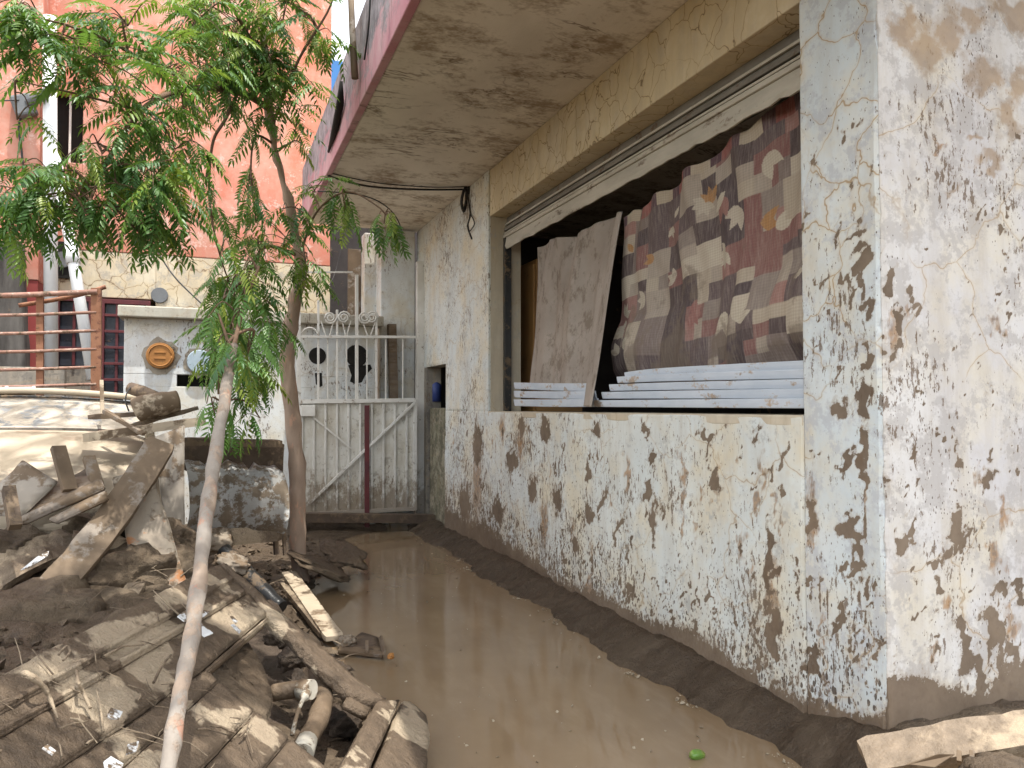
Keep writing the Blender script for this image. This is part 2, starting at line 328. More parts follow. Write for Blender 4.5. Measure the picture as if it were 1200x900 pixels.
def roughen(bm, amp, scale, cuts=0, seed=0.):
    if cuts: bmesh.ops.subdivide_edges(bm, edges=bm.edges[:], cuts=cuts, use_grid_fill=True)
    bm.normal_update(); off = Vector((seed*3.7, seed*1.3, seed*5.1))
    mv = [(v, v.normal*amp*(mn.fractal(v.co*scale+off, .9, 2., 4)) ) for v in bm.verts]
    for v, d in mv: v.co += d
def plate(name, pts, thick, mat, parent=None, rough=0., rscale=6., seed=0., bev=.006, cell=0.):
    """a flat piece with an outline of its own, thickness and worn surface"""
    pts = [Vector(p) for p in pts]; n = Vector((0, 0, 0))
    for i in range(len(pts)): n += (pts[i]-pts[0]).cross(pts[(i+1) % len(pts)]-pts[0])
    n.normalize()
    if n.dot(Vector((0, 0, EYE))-pts[0]) < 0: n = -n
    bm = bmesh.new(); top = [bm.verts.new(p) for p in pts]; bot = [bm.verts.new(p-n*thick) for p in pts]; k = len(pts)
    bm.faces.new(top); bm.faces.new(bot[::-1])
    for i in range(k): bm.faces.new((top[i], bot[i], bot[(i+1) % k], top[(i+1) % k]))
    bmesh.ops.recalc_face_normals(bm, faces=bm.faces)
    if bev: bmesh.ops.bevel(bm, geom=bm.edges[:], offset=bev, segments=2, affect='EDGES')
    if rough:
        bmesh.ops.triangulate(bm, faces=[f for f in bm.faces if len(f.verts) > 4])
        for _ in range(4):
            es = [e for e in bm.edges if e.calc_length() > (cell or .06)]
            if not es or len(bm.faces) > 6000: break
            bmesh.ops.subdivide_edges(bm, edges=es, cuts=1)
            bmesh.ops.triangulate(bm, faces=[f for f in bm.faces if len(f.verts) > 4])
        roughen(bm, rough, rscale, 0, seed)
    return link(name, finish(bm, name, bool(rough)), mat, parent)
def rock(name, loc, size, mat, parent=None, seed=1., rot=0., amp=.28, sub=4, fr=1.6):
    bm = bmesh.new(); bmesh.ops.create_icosphere(bm, subdivisions=sub, radius=1.)
    off = Vector((seed*2.3, seed*7.1, seed))
    for v in bm.verts:
        d = v.co.normalized(); k = 1+amp*mn.fractal(d*fr+off, 1., 2., 4)*1.4
        k += .10*mn.fractal(d*5+off, .8, 2., 4)+.07*(mn.ridged_multi_fractal(d*2.6+off, 1., 2., 4, 1., 2.)-1.2)
        q = max(abs(d.x), abs(d.y), abs(d.z)); k *= (1/q)**.45
        v.co = d*k
    mt = Euler((seed*.3 % .5, seed*.21 % .4, rot)).to_matrix()
    for v in bm.verts: v.co = Vector(loc)+mt @ Vector([v.co[i]*size[i] for i in range(3)])
    return link(name, finish(bm, name, True), mat, parent)
def np_mesh(name, co, quads, smooth=False):
    me = bpy.data.meshes.new(name); nv, nf = len(co), len(quads)
    me.vertices.add(nv); me.vertices.foreach_set('co', np.asarray(co, dtype=np.float32).ravel())
    me.loops.add(nf*4); me.loops.foreach_set('vertex_index', np.asarray(quads, dtype=np.int32).ravel())
    me.polygons.add(nf); me.polygons.foreach_set('loop_start', np.arange(0, nf*4, 4, dtype=np.int32))
    me.polygons.foreach_set('use_smooth', np.full(nf, smooth)); me.update(); me.validate()
    return me
def grid_quads(nu, nv):
    i = np.arange(nu-1)[:, None]*nv+np.arange(nv-1)[None, :]
    return np.stack([i, i+nv, i+nv+1, i+1], -1).reshape(-1, 4)
def fattr(me, name, val):
    a = me.attributes.new(name, 'FLOAT', 'POINT'); a.data.foreach_set('value', np.asarray(val, dtype=np.float32).ravel())
# ---- wall with a finely gridded weathered face; mud / stain / rust are fields over that face
def wall_face(name, axis, plane, a0, a1, z0, z1, thick, mat, fields, parent, cell=.012, chip=0.):
    na = max(2, int((a1-a0)/cell)); nz = max(2, int((z1-z0)/cell))
    A, Z = np.meshgrid(np.linspace(a0, a1, na), np.linspace(z0, z1, nz), indexing='ij'); A, Z = A.ravel(), Z.ravel()
    wob = .0035*(1+np.sin(A*5.1+Z*2.3))+.0025*(1+np.sin(A*13.7-Z*9.1))
    edge = (np.minimum(np.minimum(A-a0, a1-A), np.minimum(Z-z0, z1-Z)) < cell*.5); wob[edge] = 0
    if chip:
        ns = np.array([max(0., mn.fractal(Vector((z*9, plane*3+a0, .5)), .8, 2., 4))+.25*max(0., mn.noise(Vector((z*55, a0, 3.)))) for z in Z])
        e0 = np.abs(A-a0) < cell*.5; A = np.where(e0, A+chip*ns, A); e1 = np.abs(A-a1) < cell*.5; A = np.where(e1, A-chip*.6*np.roll(ns, 7), A)
    P = np.full_like(A, plane)
    co = np.stack([P-wob, A, Z], -1) if axis == 'x' else np.stack([A, P-wob, Z], -1)
    q = grid_quads(na, nz)
    if axis == 'x': q = q[:, ::-1]
    # closed sides and back
    idx = np.arange(na*nz).reshape(na, nz)
    ring = np.concatenate([idx[:, 0], idx[-1, 1:], idx[-2::-1, -1], idx[0, -2:0:-1]])
    back = co[ring].copy(); back[:, 0 if axis == 'x' else 1] = plane+thick
    b0 = len(co); k = len(ring); co2 = np.concatenate([co, back])
    j = np.arange(k); side = np.stack([ring, b0+j, b0+(j+1) % k, ring[(j+1) % k]], -1)
    if axis != 'x': side = side[:, ::-1]
    cb = [b0+0, b0+na-1, b0+na-1+nz-1, b0+na-1+nz-1+na-1]
    me = np_mesh(name, co2, np.concatenate([q, side, np.array([cb])]))
    f = fields(A, Z)
    for nm, val in f.items(): fattr(me, nm, np.concatenate([val, val[ring]]))
    return link(name, me, mat, parent)
def warp(A, Z, seed=1):
    r = np.random.default_rng(seed); da = np.zeros_like(A); dz = np.zeros_like(A)
    for wl, am in ((.22, .016), (.11, .011), (.06, .008), (.035, .005)):
        for _ in range(3):
            th = r.random()*6.28; k = 6.28/wl*(.8+.4*r.random()); ph = r.random(2)*6.28; q = k*(A*math.cos(th)+Z*math.sin(th))
            da += am*.6*np.sin(q+ph[0]); dz += am*.8*np.sin(q*1.1+ph[1])
    return A+da, Z+dz
def splat(f, A, Z, a, z, ra, rz, ang=0., amp=1.3, taper=0.):
    R_ = max(ra, rz)*1.9; s = (np.abs(A-a) < R_) & (np.abs(Z-z) < R_)
    if not s.any(): return
    x, y = A[s]-a, Z[s]-z; ca, sa = math.cos(ang), math.sin(ang)
    u = (x*ca+y*sa)/ra; v = (-x*sa+y*ca)/rz
    if taper: u = u/np.clip(1+taper*v, .15, 2)
    f[s] = np.maximum(f[s], amp*1.12*(1-np.sqrt(u*u+v*v)))
# ================================================================== THE HOUSE ON THE RIGHT
WX = 2.20                      # outer face of the window wall
YC, YE = 2.05, 8.72            # near corner, far end
ZS = 3.36                      # underside of the roof slab
WIN = (2.44, 6.22, 1.27, 2.957) # window opening: near, far, sill, head
DOOR = (7.52, 8.28, 1.75)
def px_splats(f, A, Z, lst, X=None, Y=None, amp=1.3):
    for (x, y, rx, ry, *an) in lst:
        c = W(x, y, X=X, Y=Y); dep = (c-Vector((0, 0, EYE))).length
        a = c.y if X is not None else c.x
        k = dep/FPX; fl = 1/max(.25, abs((c.x if X is not None else c.y)/dep))
        splat(f, A, Z, a, c.z, rx*k*fl, ry*k*1.08, (an[0] if an else 0.), amp, an[1] if len(an) > 1 else 0.)
WALL_SPL = [(760, 575, 8, 14), (767, 612, 6, 26), (840, 570, 9, 16), (830, 507, 13, 10), (767, 537, 5, 9), (760, 500, 9, 9), (1019, 360, 9, 16, -.4), (1014, 300, 8, 14, -.3), (1008, 320, 4, 18),
    (989, 328, 6, 12, .2), (998, 320, 4, 8), (985, 472, 16, 18), (1015, 475, 8, 26), (995, 541, 14, 8, -.2), (997, 621, 14, 14), (1005, 645, 8, 14, .3), (997, 664, 8, 6), (935, 655, 4, 16), (1019, 685, 4, 9), (1029, 700, 4, 12, .5),
    (948, 680, 6, 4), (960, 686, 5, 4), (968, 683, 5, 6), (952, 600, 7, 30), (905, 655, 7, 60), (907, 735, 8, 40), (918, 573, 4, 14), (1020, 420, 6, 20), (1012, 540, 5, 40), (700, 508, 8, 14), (640, 505, 8, 18), (612, 500, 7, 16), (600, 540, 8, 22), (560, 520, 9, 30), (545, 590, 10, 30), (585, 600, 10, 20),
    (690, 555, 6, 12), (705, 590, 4, 30, .6), (725, 620, 3, 30, .7), (690, 600, 6, 14), (655, 585, 8, 22), (625, 575, 8, 24), (675, 640, 5, 16), (740, 690, 8, 12, .4), (880, 800, 12, 8, .5), (950, 780, 5, 34, .5), (985, 720, 3, 26, .5), (1010, 735, 3, 28, .5), (1030, 760, 4, 10)]
def fields_wall(A, Z):
    r = np.random.default_rng(3)
    far = np.clip((A-3.6)/3.2, 0, 1)
    zb = .10+.03*np.sin(A*2.3)+.02*np.sin(A*6.1+1)+.10*np.clip((A-5.)/2.5, 0, 1)+.12*np.exp(-(A-2.05)/.12)
    mud = np.maximum(-.30+.72*far*np.clip(1.45-Z, 0, 1), 1.05-(Z-zb)/(.10+.12*far))
    hi = Z > 1.3; mud[hi] = np.minimum(mud[hi], -.30)
    A0, Z0 = A, Z; A, Z = warp(A, Z)
    px_splats(mud, A, Z, WALL_SPL, X=WX)
    for (x, y, rx, ry, *an) in WALL_SPL:
        if r.random() < .7: c_ = W(x+r.uniform(-4, 4), y+ry, X=WX); splat(mud, A0+.3*(A-A0), Z, c_.y, c_.z-.06, .006+.006*r.random(), .07+.12*r.random(), 0, .9)
    for i in range(900):                       # flung mud, thicker towards the far end and the ground
        a = 2.05+6.6*r.random()**.75; z = .12+1.1*r.random()**1.5
        s = .006+.026*r.random()**3
        splat(mud, A, Z, a, z, s*(.6+.4*r.random()), s*(1+2.2*r.random()), .5*r.normal(), .75+.5*r.random())
    for i in range(260):                        # spray fanning up from the ground
        a = 2.1+6*r.random(); z = .14+.3*r.random()**1.5; L = .05+.11*r.random()
        splat(mud, A, Z, a, z, .006+.007*r.random(), L, -.55+.35*r.normal(), 1., .5)
    for i in range(26):
        a = 2.08+.36*r.random(); z = 1.3+1.1*r.random(); s = .01+.02*r.random()
        splat(mud, A, Z, a, z, s, s*1.6, .4*r.normal(), 1.)
    rust = np.full_like(A, -.6)
    for (x, y, rx, ry) in [(907, 690, 9, 90), (952, 600, 8, 70), (893, 560, 6, 40), (885, 590, 6, 30), (965, 745, 5, 40), (800, 560, 5, 60), (735, 560, 5, 40), (640, 610, 8, 50), (690, 690, 8, 30), (560, 570, 12, 60), (610, 520, 8, 40), (590, 500, 6, 30), (1012, 560, 4, 90)]:
        px_splats(rust, A, Z, [(x, y, rx, ry)], X=WX, amp=1.)
    for i in range(60):
        a = 2.5+6*r.random(); splat(rust, A, Z, a, .4+.75*r.random(), .015+.03*r.random(), .06+.2*r.random(), 0, .75)
    dots = np.clip(.16+.66*np.exp(-np.maximum(Z-.1, 0)/.42)+.1*np.sin(A*3.3)*np.sin(Z*4.1), .02, .85)
    dots = np.where(Z > 1.3, .24+.1*far, np.clip(dots+.22*far, .02, .9))
    return {'mud': mud, 'stain': np.full_like(A, -.45)+.35*far*(Z < 1.3), 'rust': rust, 'dots': dots}
FACE_SPL = [(1045, 335, 7, 15), (1066, 340, 6, 12, .3), (1072, 350, 4, 10), (1052, 385, 10, 16), (1042, 408, 8, 14), (1070, 370, 6, 6), (1159, 562, 12, 16), (1115, 617, 14, 18), (1127, 628, 8, 9), (1052, 636, 10, 18), (1067, 624, 5, 16, -.4), (1110, 655, 5, 12), (1116, 640, 3, 18),
    (1100, 660, 14, 3), (1096, 682, 4, 9), (1173, 683, 18, 6, .3), (1190, 676, 14, 5, -.2), (1178, 694, 5, 10), (1062, 822, 16, 20), (1075, 815, 9, 14), (1110, 840, 26, 16), (1128, 770, 10, 36, .2), (1145, 790, 7, 40, .35), (1160, 730, 9, 22, .5), (1170, 770, 6, 44, .45), (1182, 760, 4, 40, .5),
    (1150, 830, 26, 14), (1190, 830, 14, 20), (1125, 740, 5, 14), (1195, 700, 5, 30, .6), (1117, 533, 3, 12), (1120, 519, 3, 14), (1106, 520, 3, 10), (1068, 530, 8, 5, .4), (1156, 530, 3, 10), (1097, 755, 4, 5), (1088, 765, 3, 8), (1147, 254, 4, 7), (1080, 287, 4, 6), (1167, 339, 4, 3), (1178, 323, 4, 4), (1175, 255, 6, 4), (1090, 830, 12, 24)]
def fields_face(A, Z):
    r = np.random.default_rng(11)
    mud = np.maximum(np.full_like(A, -.32), 1.1-(Z-.25-.05*np.sin(A*9))/.10)
    A0, Z0 = A, Z; A, Z = warp(A, Z, 2)
    px_splats(mud, A, Z, FACE_SPL, Y=YC)
    for (x, y, rx, ry, *an) in FACE_SPL:
        if r.random() < .6: c_ = W(x+r.uniform(-4, 4), y+ry, Y=YC); splat(mud, A0+.3*(A-A0), Z, c_.x, c_.z-.05, .003+.004*r.random(), .05+.1*r.random(), 0, .9)
    for i in range(420):
        a = 2.2+1.2*r.random(); z = .15+2.3*r.random()**1.4; s = .004+.012*r.random()**2
        splat(mud, A, Z, a, z, s, s*(1+2*r.random()), .4*r.normal(), .7+.5*r.random())
    stain = np.full_like(A, -.12)+.25*np.clip((Z-1.6)/1.2, 0, 1)
    px_splats(stain, A, Z, [(1060, 40, 18, 30), (1085, 60, 25, 40), (1110, 40, 20, 40), (1185, 20, 26, 24), (1170, 10, 20, 20), (1190, 100, 12, 30), (1150, 90, 30, 30), (1160, 190, 20, 15), (1135, 165, 16, 7), (1110, 225, 14, 10), (1125, 20, 30, 20), (1180, 150, 14, 40)], Y=YC, amp=1.)
    rust = np.full_like(A, -.7)
    px_splats(rust, A, Z, [(1045, 385, 12, 30), (1065, 370, 8, 20), (1172, 385, 16, 12), (1165, 650, 12, 22), (1150, 560, 14, 14), (1105, 700, 12, 16), (1088, 760, 5, 16), (1180, 730, 12, 20), (1100, 175, 14, 6), (1175, 600, 8, 30)], Y=YC, amp=.95)
    dots = np.clip(.20+.12*np.sin(A*7+Z*3)+.1*np.exp(-Z/.4), .05, .6)
    return {'mud': mud, 'stain': stain, 'rust': rust, 'dots': dots}
house = thing('house', 'stained pale plaster house with wide shuttered window under a concrete slab', 'house', (WX+2, 5.4, 0))
y0, y1, zb_, zt = WIN
wall_face('wall', 'x', WX, y0, DOOR[0], -.35, zb_, .18, 'wall_plaster', fields_wall, house)
pil = wall_face('corner_pillar', 'x', WX, YC+.003, y0-.0005, -.35, ZS, .18, 'pillar_plaster', fields_wall, house, chip=.011)
pil['label'] = 'bluish cracked corner pillar between window and near face'
wall_face('wall', 'x', WX+.002, y1, DOOR[0], zb_+.0005, ZS, .176, 'wall_plaster', fields_wall, house, .02)
wall_face('wall', 'x', WX+.003, DOOR[0]+.0005, YE, DOOR[2], ZS, .17, 'wall_plaster', fields_wall, house, .03)
box('wall', (WX+.004, DOOR[1], -.35), (WX+.17, YE, DOOR[2]-.002), 'old_concrete', house)
fw = wall_face('wall', 'y', YC, WX+.0015, 4.3, -.35, ZS, .17, 'face_plaster', fields_face, house, chip=.011)
fw['label'] = 'blotched whitewashed near face of the house'
bm_ = box('window_beam', (WX+.012, y0+.0005, zt), (WX+.20, y1-.0005, ZS), 'beam_plaster', house, .006); bm_['label'] = 'yellowed crackled beam above the window'
box('jamb_lining', (WX+.02, y1-.004, zb_), (WX+.30, y1-.0008, zt-.002), 'jamb_plaster', house, .001)
sill = box('window_sill', (WX-.004, y0+.001, zb_-.045), (WX+.36, y1-.002, zb_+.001), 'jamb_plaster', house, .006)
# roof slab with its pink edge
box('roof_slab', (.955, 1.30, ZS+.001), (6.5, YE+.05, ZS+.22), 'soffit', house, .01)
fa = box('roof_edge', (.90, 1.28, ZS-.012), (.953, YE+.06, 3.97), 'pink_fascia', house, .008); fa['label'] = 'faded pink and grey weathered edge of the roof slab'
box('roof_edge', (.9535, 1.27, ZS-.012), (6.5, 1.2985, 3.97), 'pink_fascia', house, .008)
# dark room behind the window
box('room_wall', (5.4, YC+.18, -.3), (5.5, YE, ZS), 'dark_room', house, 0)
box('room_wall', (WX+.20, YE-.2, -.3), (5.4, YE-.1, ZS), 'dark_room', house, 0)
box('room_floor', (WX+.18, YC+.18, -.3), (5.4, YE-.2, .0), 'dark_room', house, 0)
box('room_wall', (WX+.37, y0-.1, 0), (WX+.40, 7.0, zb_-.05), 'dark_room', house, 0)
# rolling shutter: stepped housing under the beam, fallen slats on the sill
XH = WX+.165
sh = box('roller_shutter', (XH, y0-.12, 2.79), (XH+.2, y1-.005, zt-.001), 'housing_dark', house, .004); sh['label'] = 'rolled-up shutter housing under the window beam'
box('housing_lip', (XH-.025, y0-.11, 2.835), (XH-.001, y1-.006, 2.862), 'housing_dark', sh, .004)
box('housing_lip', (XH-.018, y0-.11, 2.885), (XH-.0012, y1-.0065, 2.90), 'housing_paint', sh, .003)
box('housing_lip', (XH-.030, y0-.11, 2.806), (XH-.0013, y1-.0065, 2.82), 'housing_paint', sh, .003)
box('housing_lip', (XH-.035, y0-.11, 2.772), (XH-.0015, y1-.006, 2.80), 'housing_paint', sh, .004)
bm = bmesh.new(); N = 60
for i in range(N+1):
    y = y0-.1+(y1-.008-y0+.1)*i/N; rag = .012*mn.noise(Vector((y*6, 0, 0)))+.016*mn.noise(Vector((y*17, 3, 0)))*(1 if y < 3.6 else .3)
    for (x, z) in ((XH-.02, 2.771), (XH-.03, 2.70), (XH-.022, 2.675+rag), (XH-.01, 2.675+rag), (XH-.008, 2.77)): bm.verts.new((x, y, z))
bm.verts.ensure_lookup_table()
for i in range(N):
    for k in range(5): bm.faces.new([bm.verts[j] for j in (i*5+k, i*5+(k+1) % 5, i*5+5+(k+1) % 5, i*5+5+k)])
link('bottom_bar', finish(bm, 'bottom_bar'), 'housing_paint', sh)
box('guide_rail', (XH-.03, y1-.05, zb_), (XH+.03, y1-.0055, 2.78), 'black_plastic', sh, .002)
# fallen slats lying in a stack on the sill, bowed and uneven
def slat(pts_px, h, X, tilt=.01, name='slat'):
    P = [W(x, y, X=X) for x, y in pts_px]; P = spline(P, 8); bm = bmesh.new(); prof = [(-.001, .02), (-.005, .08), (-.006, .5), (-.005, .90), (-.001, .97), (.006, .97), (.006, .02)]
    rows = [[bm.verts.new((p.x+a-tilt*b, p.y, p.z+b*h)) for a, b in prof] for p in P]
    for r1, r2 in zip(rows, rows[1:]):
        for k in range(len(prof)): bm.faces.new((r1[k], r1[(k+1) % len(prof)], r2[(k+1) % len(prof)], r2[k]))
    bm.faces.new(rows[0]); bm.faces.new(rows[-1][::-1])
    return link(name, finish(bm, name), 'shutter_white', sh)
for k_, (yl, yr) in enumerate(((477, 479), (467.5, 467.5), (458.5, 456), (449.5, 444), (444, 433))):
    slat([(698+k_*9, yl), (770, yl-.35*(yl-yr)), (860, yr+.3*(yl-yr)), (958, yr)], (.044, .044, .043, .042, .040)[k_], WX+.03+.012*k_, tilt=.010)
for k_, (yl, yr) in enumerate(((476, 477), (466, 468), (456, 459))):
    slat([(604, yl), (650, (yl+yr)/2+.6), (702-k_*3, yr)], .056, WX+.045+.012*k_, tilt=.010)

# the two curtains ----------------------------------------------------
def curtain(name, TL, TR, BL, BR, nu, nv, shape, mat, extra=None):
    U, V = np.meshgrid(np.linspace(0, 1, nu), np.linspace(0, 1, nv), indexing='ij'); u, v = U.ravel(), V.ravel()
    c = [np.array(p) for p in (TL, TR, BL, BR)]
    P = ((1-u)*(1-v))[:, None]*c[0]+(u*(1-v))[:, None]*c[1]+((1-u)*v)[:, None]*c[2]+(u*v)[:, None]*c[3]
    P = shape(P, u, v); me = np_mesh(name, P, grid_quads(nu, nv), True)
    if extra: extra(me, u, v)
    o = link(name, me, mat); md = o.modifiers.new('cloth', 'SOLIDIFY'); md.thickness = .004
    return o
XC = WX+.235
def shp1(P, u, v):
    P = P.copy()
    fold = .020*np.sin(u*23+1.2*np.sin(v*3))*(1-.4*v)+.009*np.sin(u*61+3*np.sin(v*5+u*4))+.016*np.sin(u*9.-v*2.5)+.006*np.sin(v*38+u*13+3*np.sin(u*9))*np.clip(v-.4, 0, 1)
    bul = np.clip((v-.62)/.38, 0, 1)
    bundle = .050*np.sin(bul*math.pi)**1.0*(0.7+.5*np.sin(u*7.3+.6))
    P[:, 0] += fold-bundle+.05*np.clip(v-.93, 0, 1)*10*.5
    P[:, 2] += -.035*np.sin(u*math.pi)*(1-v)*1.0+.045*np.sin(u*8.5+1)*bul**2-.05*np.sin(u*3.1)*bul**2
    P[:, 2] += .018*np.sin(u*31)*(1-v)**4
    P[:, 1] += .02*np.sin(v*5+u*3)-.03*np.sin(v*math.pi)*(1-u)
    return P
PAL = [(.095, .072, .072), (.22, .12, .108), (.39, .335, .265), (.20, .16, .145), (.45, .395, .32), (.125, .095, .095), (.21, .11, .10), (.34, .29, .24), (.085, .066, .07), (.29, .165, .145), (.24, .2, .175)]
def print1(me, u, v):
    r = random.Random(5); n = len(u); col = np.zeros((n, 4)); col[:, 3] = 1
    rects = []
    def cut(a, b, c, d, k):
        w, h = (b-a)*2.4, (d-c)*1.7
        if k == 0 or (max(w, h) < .36 and r.random() < .55) or max(w, h) < .18: rects.append((a, b, c, d, PAL[r.randrange(len(PAL))])); return
        if w > h*(.8+.5*r.random()): m_ = a+(b-a)*(.32+.36*r.random()); cut(a, m_, c, d, k-1); cut(m_, b, c, d, k-1)
        else: m_ = c+(d-c)*(.32+.36*r.random()); cut(a, b, c, m_, k-1); cut(a, b, m_, d, k-1)
    cut(0, 1, 0, 1, 9)
    for a, b, c, d, k in rects: col[(u >= a) & (u <= b) & (v >= c) & (v <= d), :3] = k
    top = v < .055+.012*np.sin(u*9); col[top, :3] = (.10, .06, .07); seg = top & (np.sin(u*27) > .35); col[seg, :3] = (.40, .34, .26); seg = top & (np.sin(u*27) < -.6); col[seg, :3] = (.26, .10, .09)
    def leafp(cu, cv, sz, ang, k, lobes):
        for j in range(lobes):
            an = ang+(j-(lobes-1)/2)*.75; x, y = (u-cu)*2.4, (v-cv)*1.7
            p_, q_ = x*math.cos(an)+y*math.sin(an), -x*math.sin(an)+y*math.cos(an)
            t_ = np.clip(p_/sz, 0, 1); col[(p_ > 0) & (p_ < sz) & (np.abs(q_) < .24*sz*np.sin(math.pi*t_**.8)), :3] = k
    for _ in range(26):
        leafp(r.random(), .08+.9*r.random(), .10+.09*r.random(), r.random()*6, r.choice([(.46, .41, .33), (.42, .37, .30), (.36, .20, .09), (.46, .41, .33), (.26, .13, .115)]), r.choice([1, 2, 3, 3, 5]))
    a = me.color_attributes.new('print', 'FLOAT_COLOR', 'POINT'); a.data.foreach_set('color', col.astype(np.float32).ravel())
    fattr(me, 'cu', u); fattr(me, 'cv', v); fattr(me, 'wet', .02+.16*np.clip((v-.35)/.5, 0, 1)+.06*np.sin(u*6))
cur1 = curtain('curtain', W(731, 255, X=XC), W(956, 84, X=XC), W(722, 452, X=XC), W(966, 422, X=XC), 380, 260, shp1, 'patchwork', print1)
tag(cur1, 'patchwork curtain of plum, red and beige squares with leaf prints, sagging in the window', 'curtain')
def shp2(P, u, v):
    P = P.copy(); P[:, 0] += .030*np.sin(u*17+v+.8*np.sin(v*4))+.014*np.sin(u*31-v*3)
    P[:, 0] += (.010*np.sin(u*58+2*np.sin(v*4))+.016*np.sin(u*9+2.*v))*(.4+v*.6)-.02*v; P[:, 2] += .02*np.sin(u*9)*(1-v)-.05*np.sin(u*math.pi)*v**2
    return P
cur2 = curtain('curtain', W(630, 290, X=XC+.02), W(734, 250, X=XC+.02), W(622, 450, X=XC+.02), W(704, 477, X=WX+.015), 90, 90, shp2, 'plain_curtain')
tag(cur2, 'mud-caked plain beige curtain hanging in a wedge over the fallen slats', 'curtain')
wd = thing('wardrobe', 'orange-brown wooden wardrobe edge seen inside the window left of the curtains', 'wardrobe', (WX+.6, 6.05, 0))
box('side_panel', (WX+.45, 6.22, 0), (WX+.9, 6.75, 2.62), 'wardrobe_wood', wd); box('door', (WX+.43, 6.24, .1), (WX+.448, 6.73, 2.58), 'wardrobe_wood', wd)

# cables under the slab ---------------------------------------------------
zc = ZS-.03
def cable(label, pts, r=.006, n=8, **k): return tag(tube('cable', spline(pts, n), r, 'cable', seg=6), label, 'cable', **k)
cable('thick black cable strung along under the roof slab to the bracket', [W(384, 206, Z=ZS-.02), W(430, 218, Z=ZS-.05), W(490, 222, Z=ZS-.05), W(545, 222, X=WX-.03)], .009)
cable('thinner black cable running just above the thick one under the slab', [W(388, 203, Z=ZS-.008), W(440, 214, Z=ZS-.02), W(500, 219, Z=ZS-.02), W(546, 219, X=WX-.03)], .005)
cable('dark cable drooping from the slab edge behind the leaves', [W(372, 224, t=6.0), W(420, 228, t=6.2), W(450, 240, t=6.3), W(468, 262, t=6.4), W(474, 300, t=6.5)], .005)
br = thing('cable_bracket', 'black iron bracket with coiled wire at the wall above the window', 'bracket', W(545, 240, X=WX))
a = W(547, 222, X=WX-.02)
tube('hook', spline([a+Vector((0, 0, .03)), a+Vector((-.03, 0, -.02)), a+Vector((-.045, .02, -.12)), a+Vector((-.02, .03, -.2)), a+Vector((0, .03, -.12)), a], 5), .014, 'black_plastic', br)
tube('wire', spline([a, W(551, 250, X=WX-.012), W(548, 265, X=WX-.012), W(553, 280, X=WX-.012)], 5), .008, 'cable', br, 5)
tube('wire', spline([W(551, 250, X=WX-.014), W(556, 262, X=WX-.03), W(550, 272, X=WX-.03)], 5), .006, 'cable', br, 5)
box('back_plate', (WX-.012, a.y-.03, a.z-.05), (WX-.001, a.y+.05, a.z+.03), 'black_plastic', br, .003)
# post and old rags on the slab edge
pt = W(414, 60, X=.86)
tag(tube('pole', [W(416, 92, X=.86), W(413, 40, X=.84), W(408, -90, X=.84)], [.024, .022, .02], 'wood_grey', seg=8), 'thin grey pole tied upright to the roof slab edge', 'pole')
tag(tube('rag', [W(400, 95, X=.86), W(399, 120, X=.865), W(393, 150, X=.875), W(385, 178, X=.885)], [.012, .03, .028, .01], 'soot', seg=7), 'blackened rag caught on the outer edge of the roof slab', 'rag')
cable('thin black wire hanging down over the pink slab edge', [W(434, -8, X=.885), W(432, 30, X=.885), W(427, 70, X=.885)], .006, 5)
# doorway at the far end
tag(box('block', (WX+.03, DOOR[0]+.05, -.35), (WX+.17, DOOR[1]-.04, W(510, 478, X=WX+.1).z), 'moss_concrete', None, .01), 'mossy dark concrete block filling the low doorway beside the gate', 'block')
bk = W(511, 457, X=WX+.12)
tag(tube('bottle', [bk+Vector((0, 0, -.13)), bk+Vector((0, 0, .06)), bk+Vector((0, 0, .09)), bk+Vector((0, 0, .13))], [.06, .06, .025, .025], 'blue_plastic', seg=12), 'dark blue bottle standing on the mossy block in the doorway', 'bottle')
# ================================================================== FAR END OF THE YARD
YP = 9.5
pk = thing('building', 'salmon pink two-storey building with cracked cream plaster below, behind the tree', 'building', (0, YP+1.5, 0))
XR = W(388, 150, Y=YP).x; XL = W(58, 150, Y=YP).x; ZP = 3.03
wz = (W(60, 188, Y=YP).z, W(60, 104, Y=YP).z); wx = (W(63, 150, Y=YP).x, W(97, 150, Y=YP).x)
box('wall', (wx[1], YP, ZP), (XR, YP+3, 8.2), 'pink_plaster', pk, .01)
box('wall', (-7, YP+.002, ZP), (wx[0], YP+3, 8.2), 'pink_plaster', pk, .003)
box('wall', (wx[0]+.0005, YP+.003, ZP), (wx[1]-.0005, YP+3, wz[0]), 'pink_plaster', pk, .003)
box('wall', (wx[0]+.0005, YP+.003, wz[1]), (wx[1]-.0005, YP+3, 8.2), 'pink_plaster', pk, .003)
wn_ = box('window', (wx[0], YP+.18, wz[0]), (wx[1], YP+.2, wz[1]), 'soot', pk, 0)
box('window_bar', ((wx[0]+wx[1])/2-.012, YP+.10, wz[0]), ((wx[0]+wx[1])/2+.012, YP+.12, wz[1]), 'white_iron', wn_)
lo = box('lower_wall', (-.62, YP+.004, -.4), (XR+.004, YP+2.9, ZP-.002), 'cream_plaster', pk, .008); lo['label'] = 'cracked cream plaster lower wall of the pink building'
box('lower_wall', (-7, YP+.005, 2.52), (-.6205, YP+2.9, ZP-.003), 'cream_plaster', pk, .008)
box('lower_wall', (-7, YP+.006, -.4), (-1.72, YP+2.9, 2.518), 'old_concrete', pk, .004)
box('room_back', (-1.72, YP+.7, -.4), (-.62, YP+.75, 2.52), 'soot', pk, 0)
